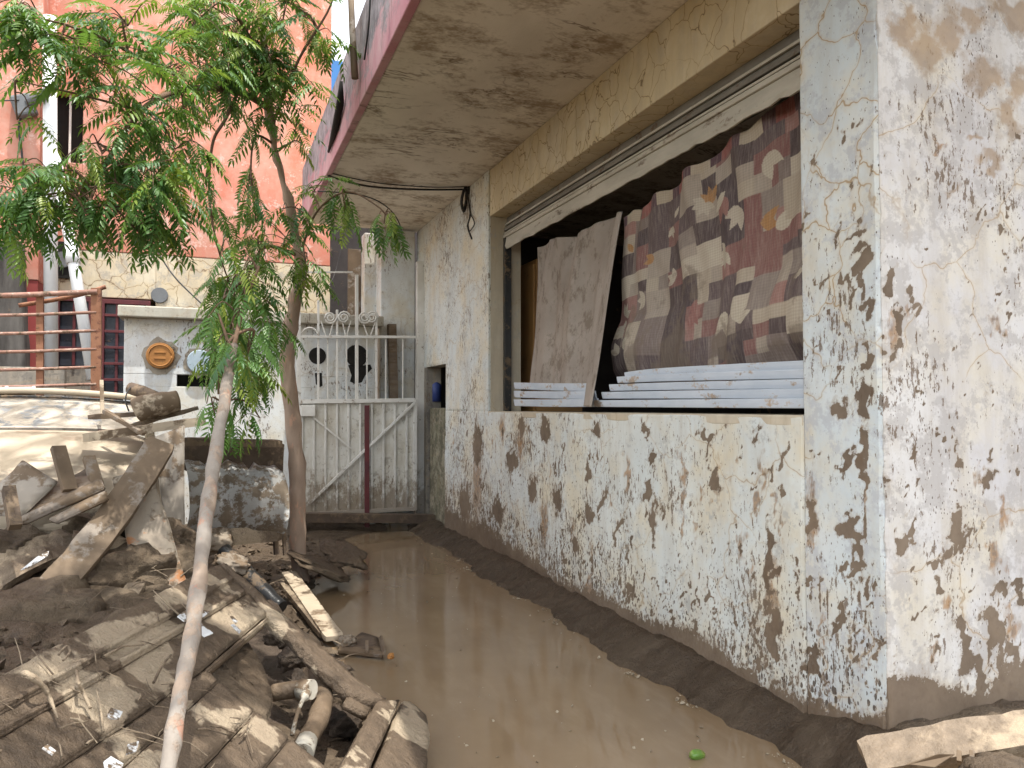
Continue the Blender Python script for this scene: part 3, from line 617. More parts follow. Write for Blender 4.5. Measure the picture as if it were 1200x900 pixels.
# vents high on the lower wall
vt = W(74, 305, Y=YP); box('vent_box', (vt.x-.16, YP-.03, vt.z-.2), (vt.x+.14, YP+.001, vt.z+.2), 'soot', pk, .004)
tube('vent_ring', [(vt.x, YP-.05, vt.z), (vt.x, YP-.031, vt.z)], [.085, .09], 'conduit_grey', pk, 16)
gp = W(187, 346, Y=YP); tube('wall_plug', [(gp.x, YP-.015, gp.z), (gp.x, YP+.001, gp.z)], [.085, .09], 'conduit_grey', pk, 18)
cx0, cx1 = W(-70, 150, Y=9.15).x, W(48, 150, Y=9.15).x
cl = box('column', (cx0, 9.15, 2.62), (cx1, YP-.001, 8.2), 'pink_plaster', pk, .01); cl['label'] = 'salmon pink column at the left edge of the pink building'
muddy('red_paint', (.30, .055, .05), (.24, .05, .045), .1, .6, sc=5)
box('column_base', (W(26, 380, Y=9.16).x, 9.16, -.3), (cx1-.003, YP-.002, 2.618), 'red_paint', pk, .004)
# iron grilles with maroon bars
def grille(x0, x1, z0, z1, nx, nz, par, name='window_grille'):
    f = box(name, (x0, YP-.03, z1-.05), (x1, YP+.02, z1), 'maroon_iron', par, .003)
    box('frame_bar', (x0, YP-.03, z0), (x0+.045, YP+.02, z1-.0505), 'maroon_iron', f, .003); box('frame_bar', (x1-.045, YP-.03, z0), (x1, YP+.02, z1-.0505), 'maroon_iron', f, .003)
    for i in range(1, nx): x = x0+(x1-x0)*i/nx; box('bar', (x-.014, YP-.02, z0), (x+.014, YP+.005, z1-.051), 'maroon_iron', f, .002)
    for i in range(1, nz): z = z0+(z1-z0)*i/nz; box('cross_bar', (x0+.0455, YP-.034, z-.014), (x1-.0455, YP-.0205, z+.014), 'maroon_iron', f, .002)
    box('pane', (x0+.046, YP+.03, z0), (x1-.046, YP+.036, z1-.051), 'dark_glass', f, 0)
muddy('dark_glass', (.03, .035, .05), (.05, .05, .06), .25, .2, sc=5)
muddy('hazy_glass', (.13, .135, .14), (.09, .09, .095), .35, .35, sc=5)
gx0, gx1 = W(117, 400, Y=YP).x, W(176, 400, Y=YP).x
grille(gx0, gx1, .9, 2.50, 3, 9, pk, 'door_grille')
grille(W(64, 400, Y=YP).x, W(109, 400, Y=YP).x, W(64, 428, Y=YP).z, 2.51, 2, 4, pk)
box('lower_wall', (-1.718, YP+.0065, -.4), (gx0-.004, YP+2.8, W(64, 429, Y=YP).z), 'old_concrete', pk, .004)
tube('downpipe', [W(58, 20, Y=9.05), W(59, 240, Y=9.08), W(60, 440, Y=9.1)], [.066]*3, 'white_pipe', pk, 12)
ww = thing('leaning_pipe', 'white plastic pipe leaning at a slant behind the rusty railing', 'pipe', W(108, 440, Y=8.6))
tube('pipe', [W(64, 180, Y=9.0), W(85, 300, Y=8.8), W(109, 445, Y=8.6)], [.055]*3, 'white_pipe', ww, 12)
tube('collar', [W(83.5, 291, Y=8.815), W(86.5, 309, Y=8.785)], [.066]*2, 'white_pipe', ww, 12)
sv = thing('service_head', 'grey electrical service head on the pink column with a drooping lead', 'service head', W(28, 122, Y=9.1))
a = W(28, 124, Y=9.08)
bm = bmesh.new(); bm_box(bm, (a.x-.10, a.y-.06, a.z-.11), (a.x+.10, a.y+.069, a.z+.11), .025); bmesh.ops.rotate(bm, verts=bm.verts, cent=a, matrix=Matrix.Rotation(-.35, 3, 'Y')); link('body', finish(bm, 'b'), 'conduit_grey', sv)
tube('arm', [W(33, 122, Y=9.05), W(48, 113, Y=8.98), W(62, 103, Y=8.9)], [.045, .05, .045], 'conduit_grey', sv, 10)
tube('lead', spline([W(25, 136, Y=9.1), W(22, 150, Y=9.12), W(25, 175, Y=9.12), W(28, 205, Y=9.13)], 5), .012, 'cable', sv, 6)
cable('taut overhead wire running to the grey service head from the left', [W(-60, 125, Y=8.6), W(-10, 119, Y=8.9), W(27, 117, Y=9.04)], .007)
cable('black cable slanting from the leaves down to the meter wall', [W(182, 290, Y=8.9), W(205, 325, Y=8.6), W(246, 365, Y=8.42)], .008)
cable('thin dark wire hanging across the cracked plaster beside the trunk', [W(371, 348, Y=8.9), W(385, 335, Y=9.1), W(393, 318, Y=9.3), W(402, 280, Y=9.4)], .005)
# stained dark pillar at the left edge
muddy('charred', (.03, .026, .024), (.12, .11, .1), .2, .95, sc=3, stretch=(3, 3, .5))
tag(plate('pillar', [W(-60, 285, Y=8.9), W(22, 282, Y=8.9), W(30, 460, Y=8.9), W(-60, 460, Y=8.9)], .3, 'charred', None, .012, 5), 'soot-blackened pillar at the far left behind the railing', 'pillar')
tag(box('low_wall', (W(-60, 430, Y=8.5).x, 8.5, -.3), (W(76, 430, Y=8.5).x, 8.62, W(30, 430, Y=8.5).z), 'old_concrete', None, .01), 'low grey wall behind the rusty railing', 'wall')
# gap between the buildings: passage closed by an added wall, coloured dark for the shade there
muddy('blue_paint', (.05, .17, .42), (.06, .2, .46), .05, .7, sc=2)
tag(box('shed', (W(370, 90, Y=15).x, 15, -.3), (W(470, 90, Y=15).x, 17, W(398, 71, Y=15).z), 'blue_paint', None, .02), 'bright blue building corner seen between the pink wall and the slab edge', 'building')
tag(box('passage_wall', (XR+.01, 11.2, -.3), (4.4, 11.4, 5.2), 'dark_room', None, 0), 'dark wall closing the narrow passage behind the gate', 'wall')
sp_ = W(409, 320, Y=9.2)
tag(box('plank', (sp_.x-.01, 9.2, .4), (W(423, 320, Y=9.2).x, 9.24, 3.2), 'wood_grey', None, .004), 'weathered grey upright board in the dark passage', 'board')
# meter wall ------------------------------------------------------------
YM = 8.42
mw = thing('meter_wall', 'whitewashed meter wall with concrete cap and round meter openings', 'wall', (.4, YM+.15, 0))
mx0, mx1 = W(145, 420, Y=YM).x, W(441, 420, Y=YM).x; mzt = W(300, 378, Y=YM).z
def hole_px(x, y): return W(x, y, Y=YM)
sl = (W(207, 446, Y=YM).x, W(246, 446, Y=YM).x, W(220, 453, Y=YM).z, W(220, 439, Y=YM).z)
box('wall', (mx0, YM, -.3), (mx1, YM+.3, sl[2]), 'meter_plaster', mw, .006)
box('wall', (mx0, YM+.0005, sl[2]+.0005), (sl[0], YM+.3, sl[3]), 'meter_plaster', mw, .002)
box('wall', (sl[1], YM+.0005, sl[2]+.0005), (mx1, YM+.3, sl[3]), 'meter_plaster', mw, .002)
box('wall', (mx0, YM, sl[3]+.0008), (mx1, YM+.3, mzt), 'meter_plaster', mw, .006)
box('slot_back', (sl[0], YM+.16, sl[2]), (sl[1], YM+.17, sl[3]), 'soot', mw, 0)
cap = box('cap', (mx0-.05, YM-.11, mzt+.0005), (W(450, 370, Y=YM-.11).x, YM+.32, W(300, 364, Y=YM-.11).z), 'cap_concrete', mw, .012); cap['label'] = 'rain-streaked concrete cap of the meter wall'
def cover(x, y, r, mat, name, depth=.06):
    c = W(x, y, Y=YM); k = c.y/FPX*1.08*r
    o = tube(name, [(c.x, YM-depth, c.z), (c.x, YM-depth*.6, c.z), (c.x, YM-.0005, c.z)], [k*.93, k, k], mat, mw, 24)
    return c, k, o
c, k, o = cover(188, 417, 13, 'orange_cover', 'meter_cover'); o['label'] = 'round rusty orange meter cover'
tube('rim', [(c.x+k*.8*math.cos(t), YM-.062, c.z+k*.8*math.sin(t)) for t in [i*math.pi/12 for i in range(25)]], .006, 'orange_cover', o, 5)
for i in (-1, 1): box('embossed_bar', (c.x-k*.4, YM-.066, c.z+i*.03-.008), (c.x+k*.4, YM-.0602, c.z+i*.03+.008), 'orange_cover', o, .002)
c, k, o = cover(234, 424, 12, 'bluegrey_cover', 'meter_cover'); o['label'] = 'round blue-grey meter cover half hidden by leaves'
muddy('mortar', (.36, .32, .26), (.28, .24, .19), .3, .9, sc=9)
rr = random.Random(2)
for (x, y, r) in ((188, 417, 17), (234, 424, 15)):
    c = W(x, y, Y=YM); k = c.y/FPX*1.08; bm = bmesh.new(); n = 26
    P = [(c.x+k*(r+rr.uniform(-2.5, 2.5))*math.cos(i*2*math.pi/n), YM-.005, c.z+k*(r+rr.uniform(-2.5, 2.5))*math.sin(i*2*math.pi/n)) for i in range(n)]
    plate('mortar_ring', P, .004, 'mortar', mw, bev=0)
for (x, y, rx, ry) in ((372, 417, 9, 11), (418, 417, 12, 12)):
    c = W(x, y, Y=YM); k = c.y/FPX*1.08
    tube('meter', [(c.x, YM-.02, c.z), (c.x, YM-.0006, c.z)], [rx*k*.9, rx*k], 'soot', mw, 20)
# soot run-out below the right meter
P = [(408, 428), (412, 440), (410, 447), (416, 450), (424, 448), (428, 440), (436, 432), (434, 427), (426, 428), (420, 424)]
plate('scorch_and_slot', [W(x, y, Y=YM-.004) for x, y in P], .003, 'soot', mw, bev=0)
P = [(369, 437), (377, 437), (378, 452), (374, 454), (370, 450)]
plate('scorch_and_slot', [W(x, y, Y=YM-.004) for x, y in P], .003, 'soot', mw, bev=0)  # slot below the left meter, its shade drawn as a flat black patch
# pillar, wooden post and pipe between the gate and the house
gpil = thing('gate_pillar', 'whitewashed pillar to the right of the gate', 'pillar', (1.95, 8.7, 0))
box('shaft', (W(446, 400, Y=8.62).x, 8.62, -.3), (W(486, 400, Y=8.62).x, 8.95, 3.34), 'meter_plaster', gpil, .01)
box('shaft_edge', (W(427, 320, Y=8.9).x, 8.9, mzt+.1), (W(445.5, 320, Y=8.9).x, 9.1, 3.34), 'meter_plaster', gpil, .01)
tag(bar('post', W(461.5, 480, Y=8.5), W(459, 380, Y=8.5), .09, 'wood_old', None), 'short brown timber post behind the gate leaf', 'post')
tag(box('pipe_post', (W(488, 470, Y=8.4).x, 8.38, -.2), (W(497, 470, Y=8.4).x, 8.46, 2.95), 'white_iron', None, .006), 'square grey-white post at the hinge side of the gate', 'post')
# gate ------------------------------------------------------------------
YG = 8.2
def G(x, y, dy=0.): return W(x, y, Y=YG+dy)
gt = thing('gate', 'white iron gate with scrolls and picket top above a ribbed sheet panel', 'gate', G(420, 612))
def gbar(name, a, b, w, mat='white_iron', dy=0., h=None, par=None): return bar(name, G(*a, dy), G(*b, dy), w, mat, par or gt, up=(0, 1, 0), h=h)
gbar('frame_bar', (350, 366), (350, 604), .04); gbar('frame_bar', (486, 470), (486, 598), .04)
gbar('rail', (350, 394.5), (487, 395), .028, dy=-.002); gbar('rail', (350, 470.5), (487, 469), .045, dy=-.003); gbar('rail', (350, 603), (487, 596), .04, dy=-.003)
for x, yt in ((373, 352), (395, 363), (441, 366)): gbar('picket', (x, yt), (x, 469), .022, dy=.02)
gbar('post_bar', (418, 322), (418, 470), .032, dy=.019)
gbar('top_bar', (352, 319), (413, 319), .018, dy=.05)
for x in (384, 406, 430, 452, 472): gbar('picket', (x, 395), (x, 469), .014, dy=.022)
for a, b in (((376, 376), (382, 394)), ((391, 376), (386, 394)), ((411, 376), (406, 394)), ((424, 374), (431, 394)), ((440, 376), (434, 394)), ((401, 376), (405, 394))): gbar('stay', a, b, .012, dy=.02)
def scroll(cx, cy, s, flip):
    pts = []
    for i in range(26):
        t = i/25; r = (7.5-6*t)*s; an = t*2.1*2*math.pi+(math.pi if flip else 0)
        pts.append(G(cx+r*math.cos(an)*(-1 if flip else 1), cy+r*math.sin(an), .0))
    tube('scroll', pts, .009, 'white_iron', gt, 6)
for cx, fl in ((387, 0), (403, 1), (427, 0), (436, 1)): scroll(cx, 372, 1., fl)
def arc(cx, cy, r): tube('scroll', [G(cx+r*math.cos(t), cy-r*math.sin(t), .0) for t in [i*math.pi/12 for i in range(13)]], .009, 'white_iron', gt, 6)
arc(363, 394, 10)
plaster('gate_sheet', ((.66, .65, .60), (.60, .59, .55), (.50, .46, .38)), 3, crack_amt=.1, mud=False, patch=.22, patch_c=(.23, .2, .16), grime=.6)
for _n, _k in (('gate_sheet', 1.), ('white_iron', 1.)):
    _m = Mat.__new__(Mat); _m.m = M[_n]; _m.t = M[_n].node_tree; _m.b = [n for n in _m.t.nodes if n.type == 'BSDF_PRINCIPLED'][0]; _m.pos = _m.node('ShaderNodeNewGeometry').outputs['Position']
    _c = _m.b.inputs['Base Color'].links[0].from_socket
    _f = _m.ma('ADD', _m.mr(_m.sep(_m.pos)[2], .15, 1.25, .75, -.1), _m.mul(_m.ma('SUBTRACT', _m.noise(1, 5, .75, _m.vmul(_m.pos, (14, 14, 7))), .5), 1.3))
    _m.col(_m.mix(_m.mul(_m.mr(_f, .42, .6), .8), _c, (.22, .17, .12)))
plate('sheet', [G(350, 472, .012), G(487, 471, .012), G(487, 597, .012), G(350, 603, .012)], .006, 'gate_sheet', gt, bev=0)
for i in range(10): x = 354+13.6*i; gbar('rib', (x, 473), (x, 601-.04*(x-350)), .022, h=.016, dy=.0)
gbar('brace', (486, 472), (362, 590), .026, dy=-.02); gbar('brace', (368, 490), (412, 526), .018, dy=-.02)
gbar('brown_bar', (430, 475), (430, 624), .05, 'maroon_iron', dy=-.025, h=.02)
box('latch_box', (G(352, 488).x, YG-.05, G(352, 488).z), (G(369, 475).x, YG-.022, G(369, 475).z), 'white_iron', gt, .006)
tag(bar('kerb_beam', W(340, 606, Y=8.05), W(520, 608, Y=8.05), .12, 'wood_dark', None, h=.09), 'mud-dark sill beam lying under the gate', 'beam')
# rusty railing -----------------------------------------------------------
YRL = 7.2
rl = thing('railing', 'rusty orange railing of horizontal bars at the left edge', 'railing', W(47, 470, Y=YRL))
def rp(x, y, dy=0.): return W(x, y, Y=YRL+dy)
bar('post', rp(47, 345), rp(47, 500), .05, 'rust', rl); bar('post', rp(113, 338), rp(113, 500), .075, 'rust', rl); bar('post', rp(-40, 345), rp(-40, 500), .05, 'rust', rl)
tube('top_rail', [rp(-60, 348, -.04), rp(20, 346, -.04), rp(114, 342, -.04)], .022, 'rust_pink', rl)
for y in (369, 390.5, 412, 433, 453): tube('bar', [rp(-60, y+1.5, -.03), rp(30, y, -.031), rp(113, y-3, -.03)], .013, 'rust_pink', rl, 6)
tube('bent_rod', spline([rp(22, 358, .03), rp(60, 352, .04), rp(95, 345, .04), rp(124, 336, .03)], 4), .018, 'rust', rl, 6)
# ================================================================== GROUND, MUD AND WATER
bm = bmesh.new(); bmesh.ops.create_grid(bm, x_segments=8, y_segments=8, size=1.)
for v in bm.verts: v.co = Vector((v.co.x*400, v.co.y*400+5, -.42))
struct(link('ground', finish(bm, 'ground'), 'mud'))
SH = [(0.5, .80), (2.86, .78), (3.76, .77), (4.18, .80), (4.66, .69), (5.41, .75), (6.38, 1.0), (7.76, 1.45), (8.3, 2.0), (12, 2.2)]   # shoreline: Y -> X
def sm(a, b, x): t = np.clip((x-a)/(b-a), 0, 1); return t*t*(3-2*t)
def height(X, Y):
    xs = np.interp(Y, [s[0] for s in SH], [s[1] for s in SH])
    xe = np.interp(Y, [1, 2.05, 3.4, 4.0, 4.7, 5.6, 7., 9], [-.7, -.36, .02, .05, -.12, -.1, -.6, -1.2])
    top = np.interp(Y, [1, 2.2, 3., 3.7, 4.4, 5.5, 6.5, 7.4, 9], [.46, .46, .42, .33, .42, .5, .42, .35, .3])
    shore = -.16+.20*sm(-.35, .35, xs-X)+.10*sm(.2, 1.2, xs-X)
    h = np.maximum(shore, -.1)+(top-.06)*sm(-.32, .28, xe-X)
    return h
def terrain(name, x0, x1, y0, y1, cell, amp, mat, hf, fscale=1.6):
    nx, ny = int((x1-x0)/cell)+1, int((y1-y0)/cell)+1
    X, Y = np.meshgrid(np.linspace(x0, x1, nx), np.linspace(y0, y1, ny), indexing='ij'); X, Y = X.ravel(), Y.ravel()
    Zv = hf(X, Y)
    n = np.array([mn.fractal(Vector((a*fscale, b*fscale, .3)), .85, 2.1, 7) for a, b in zip(X, Y)])
    n2 = np.array([mn.ridged_multi_fractal(Vector((a*4, b*4, 1.3)), 1., 2., 4, 1., 2.) for a, b in zip(X, Y)])
    k = np.clip((Zv+.06)/.25, .15, 1)
    n3 = np.array([mn.fractal(Vector((a*11, b*11, 2.3)), .8, 2.1, 3) for a, b in zip(X, Y)])
    Zv = Zv+amp*k*(n+.35*(n2-1.2)+.22*n3)
    return link(name, np_mesh(name, np.stack([X, Y, Zv], -1), grid_quads(nx, ny)[:, ::-1][:, ::-1], True), mat)
heap = struct(terrain('mud_heap', -3.4, 1.75, .9, 9.4, .027, .085, 'mud', height))
# mud bank along the foot of the house wall
def bank_h(X, Y):
    w = 1.95+.035*np.sin(Y*3.1)+.02*np.sin(Y*8.3+1)+.012*np.sin(Y*21)+.006*np.sin(Y*47)
    near = np.clip((2.6-Y)/.6, 0, 1)
    return -.14+.15*sm(-.06, .04, X-w)+(.105+.07*near)*sm(0, .25, X-w)
struct(terrain('mud_bank', 1.78, 2.215, .7, 8.4, .014, .036, 'bank_mud', bank_h, 3.))
def front_h(X, Y): return -.12+.28*sm(1.9, 2.3, X)+.04*sm(1.6, 2.1, Y)
struct(terrain('mud_verge', 1.8, 4.2, .6, 2.06, .03, .05, 'mud', front_h))
bm = bmesh.new(); bmesh.ops.create_grid(bm, x_segments=4, y_segments=10, size=1.)
for v in bm.verts: v.co = Vector((.8+v.co.x*1.6, 4.2+v.co.y*4.4, 0))
struct(link('flood_water', finish(bm, 'flood_water'), 'silty_water'))
# pale plaster crumbs along the waterline, and clods on the mud: uncountable
def scatter(name, n, place, size, mat, seed, flat=.6):
    r = random.Random(seed); V = []; F = []
    base = [Vector(p).normalized() for p in ((1, 0, .1), (.3, .9, 0), (-.8, .6, .1), (-.8, -.6, -.1), (.3, -.95, .1), (.1, 0, .9), (-.1, .1, -.9))]
    tris = [(0, 1, 5), (1, 2, 5), (2, 3, 5), (3, 4, 5), (4, 0, 5), (1, 0, 6), (2, 1, 6), (3, 2, 6), (4, 3, 6), (0, 4, 6)]
    for i in range(n):
        p = place(r)
        if p is None: continue
        s = size(r); k = len(V); rot = Euler((r.random()*.8, r.random()*.8, r.random()*6)).to_matrix()
        for b in base: V.append(Vector(p)+rot @ Vector((b.x*s*r.uniform(.7, 1.3), b.y*s*r.uniform(.7, 1.3), b.z*s*flat*r.uniform(.7, 1.3))))
        F += [tuple(k+j for j in t) for t in tris]
    me = bpy.data.meshes.new(name); me.from_pydata(V, [], F); me.update()
    o = link(name, me, mat); struct(o, 'stuff'); return o
muddy('crumb', (.38, .33, .25), (.26, .215, .155), .3, .9, sc=20)
def pl_edge(r):
    y = 2.2+5.4*r.random(); x = 1.945+.035*math.sin(y*3.1)+.02*math.sin(y*8.3+1)+.012*math.sin(y*21)+.006*math.sin(y*47)-.012+r.gauss(0, .010)*(1+abs(r.gauss(0, 1)))
    return (x, y, .008) if mn.noise(Vector((y*5, 0, 0))) > -.02+.3*r.random() else None
tag(scatter('plaster_crumbs', 1100, pl_edge, lambda r: .0015+.009*r.random()**4, 'crumb', 1, .5), 'pale plaster crumbs strung along the waterline by the wall', 'crumbs')
hv = lambda x, y: float(height(np.array([x]), np.array([y]))[0])
def pl_clod(r):
    x = r.uniform(-1.6, .9); y = r.uniform(1.8, 7.6); h = hv(x, y)
    return (x, y, h+.03*mn.fractal(Vector((x*1.6, y*1.6, .3)), .85, 2.1, 7)) if h > -.02 else None
tag(scatter('mud_clods', 3800, pl_clod, lambda r: .008+.035*r.random()**4, 'mud_clod', 2), 'small mud clods and grit scattered over the heap', 'clods')
def pl_float(r): return (r.uniform(.85, 1.9), 2.2+4.5*r.random()**1.4, .001)
tag(scatter('floating_flecks', 90, pl_float, lambda r: .003+.007*r.random()**2, 'crumb', 3, .2), 'tiny pale flecks floating on the brown water', 'flecks')

# ================================================================== HALF-BURIED CAR
car = thing('car', 'car half buried in debris, hood and windscreen coated in dried tan mud', 'car', (-1.2, 5.8, 0))
def loft(name, rows, mat, par, thick=.02, sub=1):
    """smooth skin through rows of points, solid"""
    bm = bmesh.new(); R_ = [[bm.verts.new(p) for p in r] for r in rows]
    for a, b in zip(R_, R_[1:]):
        for k in range(len(a)-1): bm.faces.new((a[k], a[k+1], b[k+1], b[k]))
    bmesh.ops.solidify(bm, geom=bm.faces[:], thickness=thick)
    o = link(name, finish(bm, name, True), mat, par)
    if sub: md = o.modifiers.new('s', 'SUBSURF'); md.levels = sub; md.render_levels = sub
    return o
CX, CW = -1.22, .90
def across(y, z, w, crown, n=11, drop=.0): return [Vector((CX+w*(2*i/(n-1)-1), y+.10*(2*i/(n-1)-1)**2, z+crown*(1-(2*i/(n-1)-1)**2)-drop*abs(2*i/(n-1)-1)**6)) for i in range(n)]
loft('hood', [across(4.42, .66, .80, .03, drop=.1), across(4.48, .80, .84, .04, drop=.06), across(4.62, .875, .86, .045, drop=.05), across(4.9, .97, .87, .05, drop=.05), across(5.2, 1.06, .87, .045, drop=.04), across(5.5, 1.135, .86, .035, drop=.03)], 'car_paint', car)
loft('windscreen', [across(5.51, 1.14, .80, .035), across(5.72, 1.21, .78, .04), across(5.95, 1.285, .76, .045), across(6.14, 1.335, .74, .05)], 'car_glass', car, .008)
loft('roof', [across(6.15, 1.345, .76, .055), across(6.19, 1.37, .77, .055, drop=.02), across(6.5, 1.385, .78, .06, drop=.03), across(6.95, 1.37, .77, .055, drop=.03)], 'car_paint', car)
tube('roof_trim', [p+Vector((0, -.03, .012)) for p in across(6.12, 1.35, .78, .055)], .022, 'car_paint', car, 8)
tube('windscreen_seal', [p+Vector((0, -.02, .010)) for p in across(6.08, 1.318, .765, .05)], .009, 'black_plastic', car, 6)
tube('wiper', spline([W(2, 496, t=5.0), W(20, 492, t=5.02), W(40, 494, t=5.0), W(55, 499, t=4.95)], 4), [.012]*13, 'black_plastic', car, 6)
box('side_panel', (CX-CW, 4.6, .1), (CX-CW+.05, 7.2, 1.1), 'car_paint', car, .02); box('side_panel', (CX+CW-.07, 4.66, .1), (CX+CW-.03, 7.2, 1.06), 'car_paint', car, .02)
for s in (-1, 1): tube('windscreen_pillar', [Vector((CX+s*.84, 5.5, 1.11)), Vector((CX+s*.8, 5.85, 1.23)), Vector((CX+s*.77, 6.2, 1.35))], .03, 'car_paint', car, 8)
box('front_panel', (CX-.78, 4.46, .1), (CX+.78, 4.52, .72), 'car_paint', car, .02)
gw = thing('window_frame', 'blue-tinted glazed frame lying behind the car roof', 'window frame', W(15, 458, Y=6.9))
plate('glass', [W(-30, 454, Y=6.9), W(39, 453, Y=6.9), W(37, 466, Y=6.85), W(-30, 466, Y=6.85)], .01, 'blue_glass' if 'blue_glass' in M else 'car_glass', gw, bev=0)
for x in (-12, 8, 40): bar('bar', W(x, 453, Y=6.88), W(x-1.5, 467, Y=6.83), .02, 'white_iron', gw)
# ================================================================== DEBRIS
def T(x, y, t): return W(x, y, t=t)
def pp(lst): return [W(x, y, t=t) for x, y, t in lst]
D = 'debris of the flood'
def plank(label, a, b, w, h, mat, roll=(0, 0, 1), rough=.006, bow=0., name='plank', seed=1.):
    a, b = Vector(a), Vector(b); d = b-a; L = d.length; d.normalize()
    s = d.cross(Vector(roll)).normalized(); u = s.cross(d); bm = bmesh.new(); n = max(8, int(L/.03)); pr = [(-1, -1), (0, -1.02), (1, -1), (1.03, 0), (1, 1), (.3, 1.03), (-.4, 1.0), (-1, 1), (-1.03, 0)]
    rows = []
    for i in range(n+1):
        t = i/n; c = a+d*(L*t)+u*(bow*math.sin(math.pi*t)); k = 1-.12*(i in (0, n))
        rows.append([bm.verts.new(c+s*(x*w/2*k)+u*(y*h/2*k)) for x, y in pr])
    for r1, r2 in zip(rows, rows[1:]):
        for k in range(len(pr)): bm.faces.new((r1[k], r1[(k+1) % len(pr)], r2[(k+1) % len(pr)], r2[k]))
    bm.faces.new(rows[0][::-1]); bm.faces.new(rows[-1]); roughen(bm, rough, 9, 0, seed)
    o = link(name, finish(bm, name, False), mat)
    return tag(o, label, 'plank' if name == 'plank' else name.replace('_', ' ')) if label else o
# around the car hood
plank('dark flat board under the rolled tube on the car', T(104, 489, 4.75), T(196, 483, 4.9), .10, .03, 'wood_dark')
plank('pale broken board jutting over the hood', T(98, 513, 4.45), T(240, 493, 4.75), .11, .05, 'board_pale')
plank('thin stick slanting across the pale broken board', T(122, 482, 4.6), T(168, 509, 4.45), .022, .02, 'wood_grey')
plank('grey lath lying behind the pale broken board', T(150, 500, 4.8), T(232, 478, 5.), .07, .025, 'wood_old')
rt = tube('rolled_tube', spline([T(158, 482, 4.72), T(175, 476, 4.75), T(208, 470, 4.85)], 6), [.052]+[.078]*5+[.075]*4+[.068]*3, 'board_pale', None, 16); tag(rt, 'fat mud-coated rolled tube resting on the boards', 'tube')
tag(tube('short_pipe', [T(153, 455, 5.), T(166, 459, 4.97), T(182, 466, 4.95)], [.040, .042, .042], 'wood_dark', None, 12), 'short dark pipe behind the fat rolled tube', 'pipe')
cable('wire loop springing up left of the short dark pipe', [T(151, 482, 4.9), T(147, 468, 4.9), T(152, 455, 4.95), T(160, 452, 5.)], .005)
bar_ = bar('stake', T(119, 446, 4.95), T(120, 486, 4.85), .022, 'board_pale'); tag(bar_, 'small pale stake standing on the car roof edge', 'stake')
# drawer-like broken crate
cr = thing('broken_crate', 'broken grey wooden crate lying on the heap below the car hood', 'crate', T(75, 600, 4.1))
bar('upright', T(68, 524, 3.80), T(82, 575, 3.70), .065, 'wood_grey', cr, h=.03); bar('upright', T(104, 536, 3.85), T(115, 572, 3.75), .055, 'wood_grey', cr, h=.03)
plate('front_board', pp([(20, 606, 3.55), (118, 560, 3.73), (123, 571, 3.70), (26, 613, 3.53)]), .03, 'wood_grey', cr, .004, 8)
plate('top_board', pp([(26, 600, 3.60), (70, 560, 3.85), (116, 556, 3.85), (118, 562, 3.75), (40, 600, 3.60)]), .02, 'wood_old', cr, .004, 8)
plate('lower_board', pp([(55, 607, 3.57), (124, 573, 3.71), (127, 584, 3.69), (66, 612, 3.55)]), .025, 'wood_grey', cr, .004, 8)
plate('back_board', pp([(80, 560, 3.90), (104, 546, 3.95), (112, 566, 3.90), (86, 580, 3.87)]), .02, 'wood_dark', cr, .004, 8)
tag(plate('sheet', pp([(-20, 588, 3.60), (26, 538, 3.80), (68, 563, 3.75), (24, 606, 3.55), (-20, 600, 3.55)]), .02, 'sheet_grey', None, .008, 6), 'square grey sheet with a bluish smear leaning at the far left', 'sheet')
tag(bar('stub', T(10, 572, 3.50), T(18, 618, 3.40), .05, 'wood_dark', None, h=.045), 'stubby dark post end at the left edge', 'post')
plank('long curved plank slanting from the heap up to the hood', T(60, 693, 3.38), T(190, 518, 3.95), .15, .03, 'wood_grey', roll=(-.2, -1, .45), bow=-.06)
# leaning sheets
tag(plate('metal_sheet', pp([(180, 512, 4.5), (216, 498, 4.5), (216, 640, 4.35), (226, 700, 4.3), (196, 650, 4.3)]), .012, 'sheet_grey', None, .006, 5), 'tall grey metal sheet standing beside the pale trunk', 'metal sheet')
tag(plate('metal_sheet', pp([(132, 560, 3.80), (175, 545, 4.00), (222, 690, 3.75), (190, 712, 3.70), (150, 640, 3.75)]), .014, 'sheet_rust', None, .012, 5), 'leaning metal sheet with orange rust patches', 'metal sheet')
# white dented tank
def arc_sheet(name, a, b, r, t0, t1, mat, lab, cat, jag=0., n=18, dent=.02):
    a, b = Vector(a), Vector(b); d = (b-a).normalized(); s = Vector((d.y, -d.x, 0)).normalized(); rows = []
    for i in range(n+1):
        c = a.lerp(b, i/n); row = []
        for k in range(15):
            an = t0+(t1-t0)*k/14; rr_ = r+dent*mn.noise(Vector((i*.35, k*.3, 2)))
            if k > 11: rr_ += jag*mn.noise(Vector((i*1.3, 7, 0)))*(k-11)
            row.append(c+s*(rr_*math.cos(an))+Vector((0, 0, rr_*math.sin(an))))
        rows.append(row)
    bm = bmesh.new(); R_ = [[bm.verts.new(p) for p in r_] for r_ in rows]
    for p, q in zip(R_, R_[1:]):
        for k in range(14): bm.faces.new((p[k], p[k+1], q[k+1], q[k]))
    bmesh.ops.solidify(bm, geom=bm.faces[:], thickness=.008)
    return tag(link(name, finish(bm, name, True), mat), lab, cat)
arc_sheet('tank', T(212, 585, 5.0), T(325, 588, 5.35), .26, -1.0, 1.45, 'drum_white', 'torn white metal tank with rust spots lying behind the pale trunk', 'tank', .03)
plank('dark beam above the torn white tank', T(216, 517, 5.05), T(330, 520, 5.3), .12, .05, 'wood_dark')
plank('dark board put in for the shaded gap under the dark beam behind the trunk', T(216, 533, 5.35), T(332, 536, 5.6), .10, .22, 'wood_dark', seed=4)  # fills what is only a shaded gap above the tank
